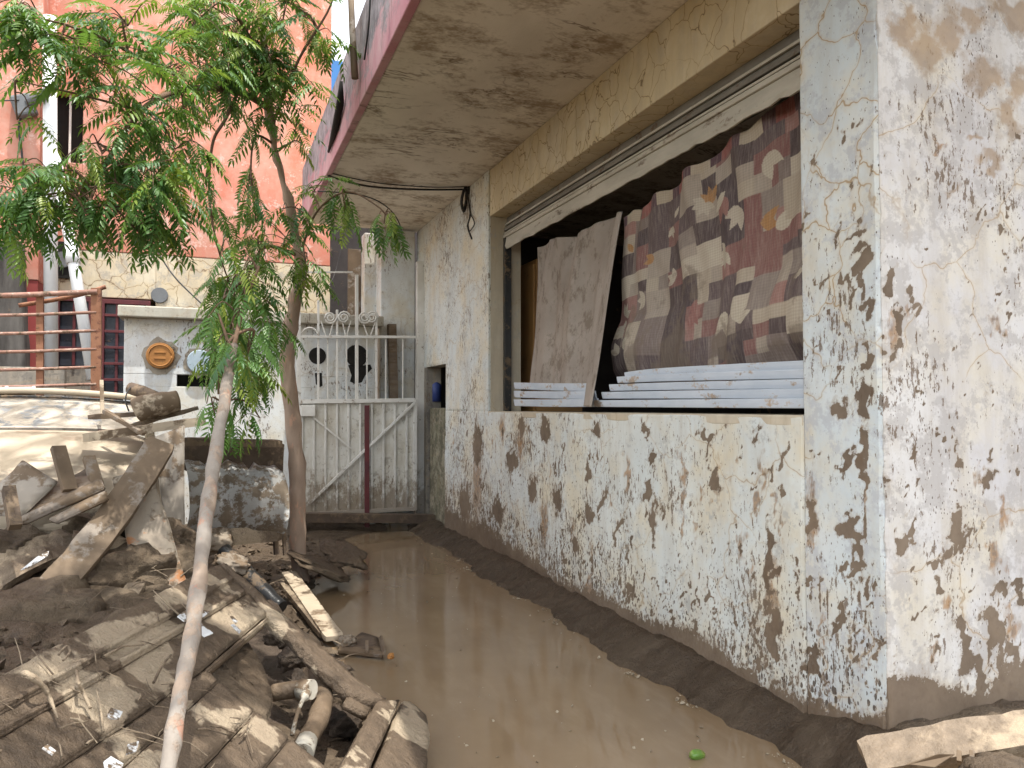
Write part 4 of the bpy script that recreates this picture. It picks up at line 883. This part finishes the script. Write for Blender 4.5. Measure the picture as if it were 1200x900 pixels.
plank('tan timber below the torn white tank', T(262, 628, 5.0), T(326, 622, 5.25), .16, .11, 'mud_wood', seed=2)
tag(bar('stake', T(317, 540, 5.4), T(324, 650, 5.3), .03, 'wood_dark'), 'thin dark stake between the tank and the trunk', 'stake')
tag(bar('stake', T(331, 600, 5.4), T(334, 650, 5.35), .022, 'wood_dark'), 'short dark stake close to the muddy trunk foot', 'stake')
# mud lumps and stones
def lump(lab, px, t, size, mat='mud_clod', seed=1., rot=0., amp=.28, name='mud_lump', cat='lump', fr=1.6): return tag(rock(name, W(*px, t=t), size, mat, None, seed, rot, amp, 4, fr), lab, cat)
ch = tag(plate('concrete_chunk', pp([(52, 692, 3.55), (84, 643, 3.72), (122, 650, 3.72), (135, 668, 3.65), (112, 712, 3.5), (96, 722, 3.48)]), .16, 'mud_clod', None, .03, 7, 2., .012), 'big squared chunk crusted with mud in the middle of the heap', 'chunk')
lump('rounded mud lump right of the squared chunk', (150, 672, ), 3.75, (.22, .15, .12), seed=2, rot=.4)
lump('low mud lump against the upper edge of the plank deck', (196, 668), 3.9, (.16, .12, .09), seed=3)
lump('broad mud mound at the left edge above the deck', (22, 740), 3.2, (.34, .24, .16), seed=4, rot=.2, amp=.2)
lump('small mud lump under the long curved plank', (110, 622), 4.0, (.14, .12, .08), seed=5)
lump('mud lump below the rusty sheet', (185, 640), 4.15, (.16, .14, .12), seed=6)
lump('mud lump at the far left behind the lens-shaped plank', (14, 640), 3.8, (.16, .2, .10), seed=7)
lump('grey rounded stone beside the pale trunk', (254, 634), 4.9, (.10, .085, .075), 'stone', 8, name='stone', cat='stone', amp=.15)
lump('flat stone at the top corner of the plank deck', (272, 660), 4.4, (.09, .07, .04), 'stone', 9, name='stone', cat='stone')
plank('lens-shaped muddy plank with a white streak at the left of the heap', T(-14, 682, 3.5), T(92, 636, 3.85), .19, .05, 'mud_wood', roll=(.1, -.5, 1), bow=.03, rough=.02, seed=3)
tag(plate('paint_flake', pp([(24, 668, 3.44), (44, 652, 3.52), (58, 645, 3.58), (56, 651, 3.55), (36, 664, 3.46)]), .004, 'white_scrap', None, bev=0), 'white paint flake on the lens-shaped plank', 'flake')
plank('mud-covered timber lying across the heap below the long plank', T(84, 630, 3.72), T(204, 652, 3.95), .10, .07, 'mud_wood', rough=.022, seed=5)
hl = thing('hollow_log', 'short hollow log with a dark end lying on the heap', 'log', T(125, 628, 3.9))
tube('bark', spline([T(98, 628, 3.95), T(120, 624, 3.92), T(143, 630, 3.86)], 5), [.06]*3+[.075]*6+[.08]*2, 'mud_wood', hl, 14); tube('hollow_end', [T(143.5, 630, 3.855), T(145.2, 630.5, 3.85)], [.055, .05], 'soot', hl, 12)  # end disc paints in the shade of the hollow
plank('dark wet board wedged in the gap left of the squared chunk', T(28, 700, 3.6), T(72, 655, 3.72), .07, .03, 'wood_dark')
plank('small splintered board at the foot of the squared chunk', T(108, 722, 3.4), T(138, 690, 3.52), .06, .02, 'mud_wood', seed=8)
plank('flat muddy shard leaning on the deck edge', T(140, 716, 3.4), T(160, 684, 3.55), .09, .02, 'mud_wood', seed=9)
# near plank deck -----------------------------------------------------------
PA, PB, PC = W(0, 790, Z=.70), W(300, 665, Z=.60), W(500, 840, Z=.10)
pu = (PA-PB).normalized(); pn = pu.cross(PC-PB).normalized()
if pn.z < 0: pn = -pn
def onp(x, y, off=0.):      # photo point carried onto the deck's tilted plane
    d = W(x, y, t=1.)-Vector((0, 0, EYE)); t = (PB+pn*off-Vector((0, 0, EYE))).dot(pn)/d.dot(pn)
    return Vector((0, 0, EYE))+d*t
deck = thing('plank_deck', 'collapsed mud-covered wooden deck with a broken hole in the foreground', 'deck', onp(200, 800))
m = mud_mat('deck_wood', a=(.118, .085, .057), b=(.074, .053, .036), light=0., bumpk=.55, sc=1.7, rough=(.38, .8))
_c = m.b.inputs['Base Color'].links[0].from_socket
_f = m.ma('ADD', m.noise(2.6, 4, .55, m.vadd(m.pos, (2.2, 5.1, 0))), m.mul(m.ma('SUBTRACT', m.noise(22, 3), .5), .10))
m.col(m.mix(m.mr(_f, .535, .555), _c, m.mix(m.mr(m.noise(9, 4), .35, .65), (.37, .30, .215), (.31, .245, .175))))  # hard-edged cream patches: dried silt plus painted-in sun patches
_crk = m.mr(m.vor(9, 'DISTANCE_TO_EDGE', vec=m.vadd(m.pos, m.vmul(m.noisec(7, 3), (.12, .12, .12)))), .0, .05)
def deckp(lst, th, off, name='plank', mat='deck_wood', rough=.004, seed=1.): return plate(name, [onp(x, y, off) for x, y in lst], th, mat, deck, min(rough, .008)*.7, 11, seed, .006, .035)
deckp([(-40, 812), (80, 748), (225, 674), (258, 660), (290, 693), (256, 713), (119, 793), (-40, 883)], .05, .001, seed=1, rough=.010)
deckp([(-40, 846), (110, 762), (237, 691), (270, 672), (276, 678), (243, 698), (113, 771), (-40, 857)], .03, .012, 'ridge', seed=2, rough=.003)
deckp([(-40, 872), (116, 784), (251, 707), (284, 687), (290, 693), (256, 713), (119, 793), (-40, 883)], .03, .012, 'ridge', seed=13, rough=.003)
deckp([(-40, 884), (119, 794), (257, 714), (291, 694), (314, 718), (242, 780), (150, 845), (60, 905), (-40, 965)], .04, .000, seed=4, rough=.006)
deckp([(62, 906), (151, 847), (243, 782), (257, 797), (160, 884), (130, 910)], .04, -.004, seed=5)
deckp([(132, 911), (161, 885.5), (258, 798), (300, 832), (240, 897), (225, 915)], .04, -.001, seed=6)
deckp([(227, 916), (241.5, 898), (301, 833), (340, 864), (310, 900), (298, 918)], .04, -.005, seed=7)
deckp([(300, 919), (311.5, 901), (341, 865), (388, 902), (380, 922)], .04, -.002, seed=8)
deckp([(262, 657), (292, 681), (324, 713), (347, 730), (385, 765), (422, 797), (456, 820), (440, 823), (412, 809), (378, 779), (345, 745), (318, 723), (300, 705), (291, 692), (271, 671)], .05, .004, 'edge_rail', 'deck_wood', .008, 9)
deckp([(395, 905), (436, 834), (444, 821), (470, 818), (432, 905)], .10, .016, 'end_block', 'deck_wood', .010, 10)
deckp([(434, 916), (472, 820), (480, 822), (500, 838), (505, 858), (500, 910), (470, 925)], .14, .008, 'end_block', 'deck_wood', .010, 11)
deckp([(242, 782), (314, 721), (316, 725), (246, 786)], .05, .006, 'broken_edge', 'deck_wood', .004, 12)
deckp([(410, 812), (440, 824), (432, 838), (420, 832), (404, 822)], .03, -.02, 'splinter', 'deck_wood', .006, 14)
# the pit under the hole: dark mud, a slab of stone, pipes
def inp(x, y, off): return onp(x, y, off)
tag(plate('stone_slab', [inp(x, y, -.06) for x, y in ((244, 784), (268, 762), (290, 752), (312, 778), (322, 820), (316, 850), (290, 832))], .10, 'mud_clod', None, .018, 6, 3., .012), 'slab of brown stone wedged in the hole of the deck', 'stone')
tag(plate('pit_mud', [inp(x, y, -.34) for x, y in ((225, 760), (318, 700), (460, 815), (420, 930), (330, 925))], .08, 'mud_pit', None, .06, 6, 5.), 'wet black mud at the bottom of the hole in the deck', 'mud')
pv = thing('pipe_elbow', 'muddy pipe elbow with a white collar inside the hole of the deck', 'pipe', inp(365, 830, -.2))
tube('pipe', spline([inp(368, 765, -.12), inp(372, 790, -.10), inp(378, 815, -.09), inp(372, 845, -.10), inp(352, 880, -.12), inp(340, 905, -.14)], 5), [.035]*6+[.038]*10+[.034]*10, 'pvc_mud', pv, 14)
tube('branch_pipe', spline([inp(320, 812, -.15), inp(345, 808, -.10), inp(365, 808, -.085)], 4), .030, 'pvc_mud', pv, 14)
tube('collar', [inp(352, 808, -.075), inp(366, 808, -.045)], [.037, .034], 'pvc_white', pv, 16)
tube('hose', spline([inp(360, 812, -.03), inp(354, 822, -.02), inp(348, 838, -.04), inp(342, 862, -.08)], 5), [.016]*4+[.007]*12, 'pvc_white', pv, 8)
tube('stub', [inp(360, 868, -.07), inp(354, 884, -.08)], [.033, .036], 'pvc_white', pv, 12)
for i, (x, y, s) in enumerate(((330, 745, .07), (345, 770, .06), (395, 790, .06), (400, 850, .07), (415, 820, .05))):
    lump(('black mud clump under the deck rail at the top of the hole', 'wet mud clump left of the pipe bend', 'wet clump right of the pipe bend', 'wet clump at the lower end of the hole', 'wet clump next to the end block of the deck')[i], (0, 0), 1, (s, s*.8, s*.7), 'mud_pit', 20+i).location = inp(x, y, -.20)-W(0, 0, t=1)
# rubbish on the deck
def rootlet(lab, pts, r=.007, mat='mud_wood', off=.022, name='root', cat='root'): return tag(tube(name, spline([onp(x, y, off+o) for x, y, o in pts], 5), r, mat, seg=6), lab, cat)
rootlet('thick curled root lying on the near left of the deck', [(26, 788, .02), (36, 792, .04), (52, 806, .02), (60, 822, .0), (68, 842, .0)], [.003, .006, .007, .008, .006, .007, .008, .007, .006, .005, .006, .006, .005, .004, .005, .005, .004, .003, .003, .002, .002])
rootlet('thin root curling beside the ridge of the deck', [(90, 786, .02), (92, 800, .03), (98, 812, .01), (106, 830, .0)], .004)
rootlet('fine straw crossing the deck under the ridge', [(180, 800, .0), (190, 780, .012), (200, 768, .004)], .004)
rootlet('hooked wire sticking out of the smooth near corner of the deck', [(68, 768, .02), (78, 757, .045), (82, 764, .04), (74, 774, .03)], .003)
for i, (P, lab) in enumerate(((((208, 722), (222, 712), (246, 716), (240, 722), (226, 728), (216, 728)), 'white plastic scrap left of the pale trunk on the deck'), (((232, 740), (236, 730), (250, 742), (240, 746)), 'white plastic scrap right of the pale trunk on the deck'),
        (((270, 722), (273, 722), (279, 728), (277, 731)), 'small white chip high on the deck'), (((271, 732), (274, 731), (283, 739), (281, 742)), 'small white chip below another near the broken edge'),
        (((125, 838), (130, 829), (144, 834), (140, 842), (130, 842)), 'bluish white scrap in the lower middle of the deck'), (((148, 884), (150, 872), (163, 868), (160, 880)), 'white scrap by the lower seam of the deck'), (((122, 892), (130, 886), (145, 895), (138, 908), (124, 903)), 'crumpled white scrap at the bottom edge of the picture'), (((50, 876), (56, 872), (66, 880), (62, 884)), 'tiny white scrap at the near left corner'))):
    tag(plate('plastic_scrap', [onp(x, y, .05+.004*i) for x, y in P], .003, 'white_scrap', None, bev=0), lab, 'scrap')
# straw, twigs and splinters caught in the mud: too many to count
rs = random.Random(77); sb = bmesh.new()
for i in range(380):
    if i % 5 == 0:
        x_, y_ = rs.uniform(-10, 300), rs.uniform(680, 900)
        if y_ < 800-.42*x_: continue
        if x_ > 235 and y_ < 800+.8*(x_-257) and y_ > 1000-.9*x_: continue
        p_ = onp(x_, y_, .012)
        d_ = (pu*rs.uniform(-1, 1)+pu.cross(pn)*rs.uniform(-1, 1)).normalized()+pn*rs.uniform(-.02, .12)
    else:
        x_, y_ = rs.uniform(-1.5, .7), rs.uniform(3.2, 6.6); h_ = hv(x_, y_)
        if h_ < 0: continue
        p_ = Vector((x_, y_, h_+.05+.05*rs.random())); d_ = Vector((rs.uniform(-1, 1), rs.uniform(-1, 1), rs.uniform(-.2, .45))).normalized()
    L_ = .03+.16*rs.random()**2; r_ = .0012+.0035*rs.random()**2
    q_ = p_+d_*L_*.5+Vector((rs.uniform(-1, 1), rs.uniform(-1, 1), .4))*L_*.12
    bm_tube(sb, [p_, q_, p_+d_*L_], [r_, r_*.9, r_*.5], 4, False)
tag(struct(link('straw_litter', finish(sb, 'straw_litter', True), 'mud_wood'), 'stuff'), 'straw, twigs and splinters caught all over the muddy debris', 'litter')
# mud crumpled in the near left corner
lump('crumpled mud mass in the bottom left corner', (30, 905), 2.0, (.20, .15, .10), 'mud_clod', 31, amp=.4)
lump('mud ridge swept over the near end of the deck', (95, 872), 2.15, (.16, .06, .05), 'mud_clod', 32, rot=-.9, amp=.4)
brk = thing('bracket', 'dark metal bracket poking from the mud at bottom left', 'bracket', T(45, 885, 2.05))
plate('plate', pp([(26, 868, 1.98), (36, 866, 1.98), (62, 886, 1.95), (58, 896, 1.95), (30, 880, 1.97)]), .012, 'wood_dark', brk, bev=.002); tube('pin', [T(38, 888, 1.95), T(46, 893, 1.93)], .008, 'wood_dark', brk)
# between deck and water
tag(tube('black_bar', spline([T(262, 645, 4.55), T(275, 658, 4.5), T(305, 690, 4.35), T(330, 712, 4.25)], 4), [.045]*3+[.05]*7+[.04]*3, 'black_plastic', None, 10), 'shiny black bumper strip lying beyond the top edge of the deck', 'strip')
plank('half-sunk board with white paint patches beside the trunk foot', W(338, 672, Z=.12), W(392, 748, Z=.05), .10, .03, 'board_pale', rough=.004)
plank('thin batten lying next to the white-patched board', W(330, 684, Z=.10), W(378, 744, Z=.04), .035, .03, 'mud_wood')
fc = thing('floating_box', 'broken dark plastic tray floating near the deck corner', 'tray', W(425, 755, Z=.0))
Pz = lambda x, y, z: W(x, y, Z=z)
plate('rim', [Pz(396, 762, .03), Pz(448, 768, .03), Pz(450, 763, .035), Pz(398, 757, .035)], .015, 'wood_grey', fc, bev=.002)
plate('floor', [Pz(398, 758, .02), Pz(449, 764, .02), Pz(444, 746, .03), Pz(424, 740, .04)], .02, 'wood_dark', fc, .006, 12)
plate('side', [Pz(448, 768, .03), Pz(450, 762, .05), Pz(446, 744, .06), Pz(443, 748, .02)], .012, 'wood_old', fc, bev=.002)
bar('divider', Pz(430, 764, .04), Pz(430, 752, .05), .016, 'wood_old', fc)
lump('mud islet around the foot of the far trunk', (372, 662), 5.6, (.22, .30, .03), 'mud_clod', 40, amp=.2)
lump('low mud islet right of the far trunk', (402, 650), 5.9, (.16, .2, .02), 'mud_clod', 41, amp=.3)
lump('small stone by the white-patched board', (408, 752), 4.15, (.045, .04, .03), 'stone', 42, name='stone', cat='stone')
lump('reddish pebble right of the floating tray', (458, 769), 3.9, (.016, .014, .012), 'orange_cover', 43, name='pebble', cat='pebble')
fr = W(817, 885, Z=.01); tag(rock('fruit', fr, (.034, .018, .018), 'fruit', None, 3., .2, .05, 3), 'green fruit floating in the near right of the puddle', 'fruit')
tag(plate('fallen_leaf', [W(x, y, Z=.006) for x, y in ((420, 657), (424, 655), (428, 659), (424, 661))], .003, 'yellow_leaf', None, bev=0), 'yellow leaf floating in the puddle before the gate', 'leaf')
tag(plate('fallen_leaf', [onp(x, y, .09) for x, y in ()] or pp([(82, 606, 3.94), (88, 604, 3.95), (94, 610, 3.93), (88, 613, 3.92)]), .003, 'yellow_leaf', None, bev=0), 'yellow-green leaf lying on the long curved plank', 'leaf')
# near right corner: muddy post and rubbish against the house
fp = thing('fallen_plank', 'thick tan mud-coated plank lying at the foot of the house corner', 'plank', (1.95, 1.66, .2))
_p = plank('', T(1012, 890, 2.2), T(1270, 846, 2.1), .11, .045, 'mud_pale', roll=(0, -.55, 1), rough=.010, name='shaft', seed=6); _p.parent = fp; _p.matrix_parent_inverse = Matrix.Translation(-fp.location)
plate('bracket', pp([(1062, 896, 2.08), (1100, 884, 2.07), (1120, 884, 2.07), (1096, 900, 2.06)]), .012, 'wood_grey', fp, bev=.002)
for x in (1124, 1139): bar('peg', T(x, 880, 2.08), T(x, 893, 2.06), .012, 'wood_grey', fp)
lump('mud lump at the bottom right corner', (1185, 915), 1.95, (.12, .08, .05), 'mud_clod', 50)
# ================================================================== TREES
def frond_mesh(name, seed, pairs=9, L=.26, ll=.088, lw=.023):
    """one pinnate leaf: bowed stalk along +X with narrow curved leaflets in pairs"""
    r = random.Random(seed); V = []; F = []; droop = r.uniform(.10, .22); sway = r.uniform(-.05, .05)
    def axis(t): return Vector((L*t, sway*t*t, -droop*L*2*t*t))
    def strip(a, b, w):
        k = len(V); d = (b-a).normalized(); s = d.cross(Vector((0, 0, 1))).normalized()*w; u = Vector((0, 0, w))
        V.extend([a+s, a-s, a+u, b+s*.6, b-s*.6, b+u*.6]); F.extend([(k, k+3, k+4, k+1), (k+1, k+4, k+5, k+2), (k+2, k+5, k+3, k)])
    prev = axis(0)
    for i in range(1, 7): p = axis(i/6); strip(prev, p, .0016); prev = p
    def leaflet(p, d, up, l, w):
        k = len(V); s = d.cross(up).normalized(); c = r.uniform(-.25, .25)
        pts = [p, p+d*l*.3+s*w+up*w*.25, p+d*l*.3-s*w+up*w*.25, p+d*l*.32, p+d*l*.68+s*(w*.72+c*w)-up*l*.06, p+d*l*.68-s*(w*.72-c*w)-up*l*.06, p+d*l*.7+s*c*w-up*l*.09, p+d*l+s*c*l*.35-up*l*.2]
        V.extend(pts); F.extend([(k, k+1, k+3), (k, k+3, k+2), (k+1, k+4, k+6, k+3), (k+3, k+6, k+5, k+2), (k+4, k+7, k+6), (k+6, k+7, k+5)])
    for i in range(pairs):
        t = .16+.80*i/(pairs-1); p = axis(t); sc = (.72+.28*math.sin(math.pi*min(1, t*1.15)))*r.uniform(.85, 1.1)
        for s in (-1, 1):
            if r.random() < .05: continue
            d = Vector((.52+.25*t+r.uniform(-.1, .1), s*(1-.2*t), -.28+r.uniform(-.22, .12))).normalized()
            leaflet(p, d, Vector((r.uniform(-.15, .15), s*.25+r.uniform(-.15, .15), 1)).normalized(), ll*sc, lw*sc*.5)
    leaflet(axis(1), Vector((1, sway*2, -.5)).normalized(), Vector((.3, 0, 1)).normalized(), ll*.85, lw*.45)
    return V, F
FR = [frond_mesh('leaf', 100+i, pairs=random.choice((7, 8, 9, 9, 10))) for i in range(7)]
FM = []
for i, (V, F) in enumerate(FR):
    me = bpy.data.meshes.new('leaf'); me.from_pydata(V, [], F); me.update(); me.materials.append(M['leaf']); FM.append(me)
def grow_tree(root, trunk, tr, branches, clusters, seed, leaf_scale, mat, n_obj=300, bark2='twig_bark', seg=14):
    r = random.Random(seed)
    tp = spline(trunk, 6); rad = np.interp(np.linspace(0, 1, len(tp)), np.linspace(0, 1, len(tr)), tr)
    bm = bm_tube(bmesh.new(), tp, [float(x)*(1+.10*mn.noise(Vector((i*.7, seed, 0)))) for i, x in enumerate(rad)], seg); roughen(bm, .3*float(tr[1]), 9/float(tr[1])*.06, 0, seed)
    link('trunk', finish(bm, 'trunk', True), mat, root)
    skel = list(tp[len(tp)//2:])
    for pts, r0, r1 in branches:
        sp = spline(pts, 6); n = len(sp); tube('branch', sp, [r0+(r1-r0)*i/(n-1) for i in range(n)], bark2 if r0 < .03 else mat, root, 8); skel += sp
    tw = bmesh.new(); place = []
    for (c, ex, nf, hang) in clusters:
        c = Vector(c); near = min(skel, key=lambda q: (q-c).length)
        mid = near.lerp(c, .5)+Vector((r.uniform(-.05, .05), r.uniform(-.05, .05), .06))
        sp = spline([near, mid, c], 4); bm_tube(tw, sp, [.007-.003*i/(len(sp)-1) for i in range(len(sp))], 5, False)
        k = max(2, nf//5); left = nf
        for j in range(k):
            e = c+Vector((r.gauss(0, .6)*ex[0], r.gauss(0, .6)*ex[1], r.gauss(0, .6)*ex[2]))
            a = sp[r.randrange(len(sp)//2, len(sp))]; m_ = a.lerp(e, .5)+Vector((0, 0, .05)); q = spline([a, m_, e], 4)
            bm_tube(tw, q, [.004-.0022*i/(len(q)-1) for i in range(len(q))], 4, False)
            d0 = (e-m_); d0 = d0.normalized() if d0.length > 1e-4 else Vector((1, 0, 0)); nn = max(1, round(left/(k-j))); left -= nn
            for f in range(nn):
                p = q[max(2, len(q)-1-int(f*.9))]; az = f*2.4+r.random()*1.2
                out = Vector((math.cos(az), math.sin(az), r.uniform(-.2, .45)))
                d = (d0*.55+out+Vector((0, 0, -hang*r.uniform(.4, 1.3)))).normalized()
                up = Vector((r.uniform(-.4, .4), r.uniform(-.4, .4), 1)); s = up.cross(d); s = s.normalized() if s.length > .05 else Vector((1, 0, 0)); up = d.cross(s)
                place.append((p, Matrix((d, s, up)).transposed(), leaf_scale*r.uniform(.55, 1.2), r.randrange(len(FR))))
    struct(link('twigs', finish(tw, 'twigs', True), 'twig_bark', root), 'stuff')
    vis = sorted(place, key=lambda q: (q[0]-Vector((0, 0, EYE))).length+(50 if abs(math.atan2(q[0].x, q[0].y)-YAW) > .63 or (q[0].z-EYE)/q[0].y > .62 else 0))
    for (p, R_, s, k) in vis[:n_obj]:
        o = bpy.data.objects.new('leaf', FM[k]); C.objects.link(o); o.parent = root
        o.matrix_parent_inverse = Matrix.Translation(-root.location)
        o.matrix_basis = Matrix.Translation(p) @ R_.to_4x4() @ Matrix.Scale(s, 4)
    V, F, tint = [], [], []
    for (p, R_, s, k) in vis[n_obj:]:
        b = len(V); V.extend([p+R_ @ (v*s) for v in FR[k][0]]); F.extend([tuple(b+i for i in f) for f in FR[k][1]]); tint += [r.random()]*len(FR[k][0])
    if V:
        me = bpy.data.meshes.new('crown'); me.from_pydata(V, [], F); me.update(); fattr(me, 'tint', tint)
        struct(link('crown', me, 'leaf_mass', root), 'stuff')
def cl(x, y, rx, ry, t, n, hang=.25, dz=.28):
    k = 1.12*t/FPX; return (T(x, y, t), (rx*k, max(.12, dz), ry*k), int(n*1.9) if x < 230 else int(n*1.9), hang)
# tree by the water: trunk stands in the mud, crown spreads to the left
tree2 = thing('tree', 'feathery green tree with a muddy curved trunk rising from the puddle edge', 'tree', T(352, 672, 5.7))
tk = [T(354, 690, 5.7), T(351, 660, 5.7), T(349, 600, 5.7), T(347, 530, 5.7), T(337, 430, 5.68), T(343, 365, 5.66), T(353, 318, 5.62), T(343, 260, 5.55), T(330, 205, 5.45), T(318, 150, 5.35), T(311, 70, 5.25), T(304, -60, 5.2)]
br2 = [([T(316, 128, 5.30), T(290, 112, 5.20), T(255, 104, 4.80), T(210, 106, 4.30), T(165, 130, 3.85), T(125, 190, 3.65), T(100, 250, 3.55)], .026, .006),
    ([T(278, 110, 5.10), T(264, 140, 4.80), T(250, 165, 4.75), T(245, 210, 4.75), T(248, 255, 4.75), T(258, 300, 4.80), T(270, 335, 5.10)], .012, .004),
    ([T(312, 80, 5.25), T(290, 40, 5.00), T(262, -10, 4.60), T(220, -80, 4.40)], .018, .005), ([T(322, 170, 5.40), T(300, 160, 5.20), T(294, 200, 5.10), T(300, 260, 5.10)], .010, .004),
    ([T(318, 150, 5.35), T(350, 70, 5.10), T(388, 5, 5.00), T(400, -60, 5.00)], .012, .004), ([T(350, 305, 5.60), T(370, 250, 5.40), T(405, 225, 5.20), T(440, 240, 5.10), T(465, 265, 5.10)], .010, .003),
    ([T(210, 106, 4.30), T(150, 60, 3.85), T(80, 30, 3.65), T(10, 15, 3.55)], .013, .003), ([T(165, 130, 3.85), T(90, 110, 3.65), T(20, 95, 3.55)], .008, .002),
    ([T(350, 300, 5.60), T(310, 290, 5.30), T(285, 340, 5.00), T(268, 410, 4.70), T(258, 470, 4.70)], .014, .003)]
cl2 = [cl(95, 70, 65, 30, 3.65, 26), cl(40, 22, 55, 22, 3.55, 15), cl(150, 30, 65, 28, 3.85, 24), cl(150, 135, 55, 40, 3.80, 30), cl(190, 80, 50, 30, 4.25, 22), cl(120, 180, 48, 26, 3.65, 22, .8), cl(95, 235, 65, 30, 3.55, 28, .9), cl(35, 232, 40, 24, 3.45, 15, .8), cl(15, 262, 25, 15, 3.50, 6, .9),
    cl(150, 225, 45, 38, 3.70, 22, 1.), cl(165, 275, 30, 22, 3.75, 10, 1.4), cl(225, 30, 50, 35, 4.60, 24), cl(275, 30, 50, 38, 5.00, 26), cl(330, 30, 45, 30, 5.10, 22), cl(265, 80, 40, 30, 4.80, 18), cl(215, 130, 35, 18, 4.35, 10), cl(300, 95, 30, 38, 5.20, 18), cl(295, 210, 18, 40, 5.10, 9, 1.5),
    cl(345, 100, 30, 30, 5.10, 7), cl(375, 40, 25, 45, 5.00, 7, .7), cl(355, 170, 20, 30, 5.30, 4), cl(370, 225, 25, 20, 5.40, 6), cl(340, 285, 34, 22, 5.40, 16), cl(310, 290, 32, 26, 5.20, 16), cl(405, 245, 26, 12, 5.20, 7, 1.6), cl(450, 262, 24, 10, 5.10, 8, 1.6), cl(250, 255, 10, 40, 4.75, 4, 1.5), cl(262, 300, 12, 20, 4.80, 4, 1.5), cl(240, 215, 15, 20, 4.75, 3, 1.2),
    cl(292, 345, 34, 30, 5.00, 20, .8), cl(270, 390, 32, 28, 4.95, 18, 1.), cl(262, 440, 24, 28, 4.70, 13, 1.3), cl(300, 440, 22, 32, 5.00, 10, 1.3), cl(252, 485, 14, 22, 4.70, 6, 1.6), cl(318, 390, 20, 28, 5.05, 10, 1.), cl(305, 490, 14, 18, 5.00, 4, 1.5), cl(356, 310, 22, 20, 5.50, 8, .8),
    cl(290, -40, 60, 30, 5.00, 10)]
cl2 += [cl(285, 400, 34, 60, 4.95, 16, .8), cl(262, 340, 26, 22, 4.95, 10, .6), cl(300, 25, 50, 35, 5.0, 22), cl(245, 60, 40, 34, 4.7, 16), cl(310, 60, 26, 40, 5.1, 16), cl(355, 20, 30, 25, 5.0, 8), cl(290, 140, 24, 22, 5.1, 8, .6), cl(330, 245, 22, 24, 5.3, 6, .6), cl(20, 40, 30, 20, 3.6, 6),cl(190, 232, 34, 30, 3.85, 16, .6), cl(60, 205, 40, 20, 3.55, 10, .4), cl(20, 140, 18, 16, 3.6, 3), cl(205, 175, 30, 24, 3.95, 12, .5), cl(285, 70, 36, 40, 5.0, 16), cl(320, 120, 24, 30, 5.2, 10)]
cl2.append(cl(65, 60, 40, 25, 3.6, 6))
cl2 += [((x, y, z), (.32, .32, .16), int(n*4.6), .1) for x, y, z, n in ((-.45, 2.4, 3.5, 26), (-.1, 2.0, 3.6, 26), (.1, 2.6, 3.6, 26), (-.7, 2.9, 3.55, 22), (-.2, 2.9, 3.4, 24), (.15, 1.7, 3.75, 20), (-.6, 1.9, 3.7, 18), (-.35, 3.0, 3.5, 12), (.3, 3.1, 3.5, 12), (-.9, 3.1, 3.6, 14), (-.5, 1.5, 3.8, 16), (-1.2, 3.0, 3.8, 20), (-.9, 2.4, 3.8, 20), (-.5, 3.2, 3.9, 12), (-1.3, 3.2, 3.9, 12))]  # unseen leaf clusters overhead, added and thickened to shade the deck and heap
br2 += [([tk[-1], Vector((.1, 4.5, 4.75)), Vector((-.15, 3.3, 4.3)), Vector((-.4, 2.4, 3.85)), Vector((-.3, 1.7, 3.85))], .016, .006), ([Vector((.1, 4.5, 4.75)), Vector((-.5, 3.8, 4.2)), Vector((-1.1, 3.2, 4.0))], .012, .005), ([Vector((-.15, 3.3, 4.3)), Vector((.1, 2.6, 3.8)), Vector((.15, 1.9, 3.85))], .010, .004)]  # unseen branches added to carry the overhead shading clusters
grow_tree(tree2, tk, [.064, .062, .058, .056, .052, .046, .044, .036, .030, .026, .018, .010], br2, cl2, 21, .74, 'bark')
# young tree in the foreground
tree1 = thing('tree', 'slim pale leaning sapling trunk rising through the collapsed deck in the foreground', 'tree', T(190, 960, 1.52))
tk1 = [T(186, 990, 1.5), T(197, 905, 1.56), T(212, 810, 1.68), T(225, 745, 1.8), T(238, 640, 2.05), T(250, 550, 2.3), T(266, 450, 2.65), T(274, 405, 2.78)]
br1 = [([T(273, 410, 2.77), T(280, 380, 2.85), T(288, 350, 2.9)], .010, .005), ([T(272, 415, 2.76), T(262, 385, 2.8), T(255, 365, 2.82)], .007, .003)]
cl1 = []
cl1 += [(T(x, y, t_), (rx*t_/FPX, .16, ry*t_/FPX), n, h_) for x, y, rx, ry, t_, n, h_ in ((270, 385, 24, 30, 2.9, 14, .9), (260, 425, 18, 22, 2.86, 10, 1.2), (284, 345, 26, 22, 2.95, 12, .8), (288, 420, 14, 28, 2.95, 5, 1.2), (256, 462, 12, 18, 2.84, 5, 1.5), (300, 315, 22, 16, 2.95, 6, .8), (262, 350, 14, 20, 2.95, 5, 1.2))]
grow_tree(tree1, tk1, [.0165, .0172, .018, .0185, .0195, .0195, .019, .014], br1, cl1, 33, .55, 'bark_mud', n_obj=120)
# repeats of one kind share a group phrase
GR = {'plank': 'planks strewn over the debris heap', 'lump': 'lumps of mud in the debris', 'stone': 'stones among the debris', 'scrap': 'plastic scraps on the collapsed deck', 'cable': 'loose cables and wires', 'stake': 'stakes standing in the debris', 'metal sheet': 'leaning metal sheets', 'tree': 'trees in the yard', 'curtain': 'curtains in the window', 'root': 'roots on the collapsed deck', 'leaf': 'fallen leaves', 'pipe': 'pipes', 'post': 'posts', 'bracket': 'brackets'}
for o in scene.objects:
    if o.parent is None and o.get('category') in GR and 'group' not in o: o['group'] = GR[o['category']]
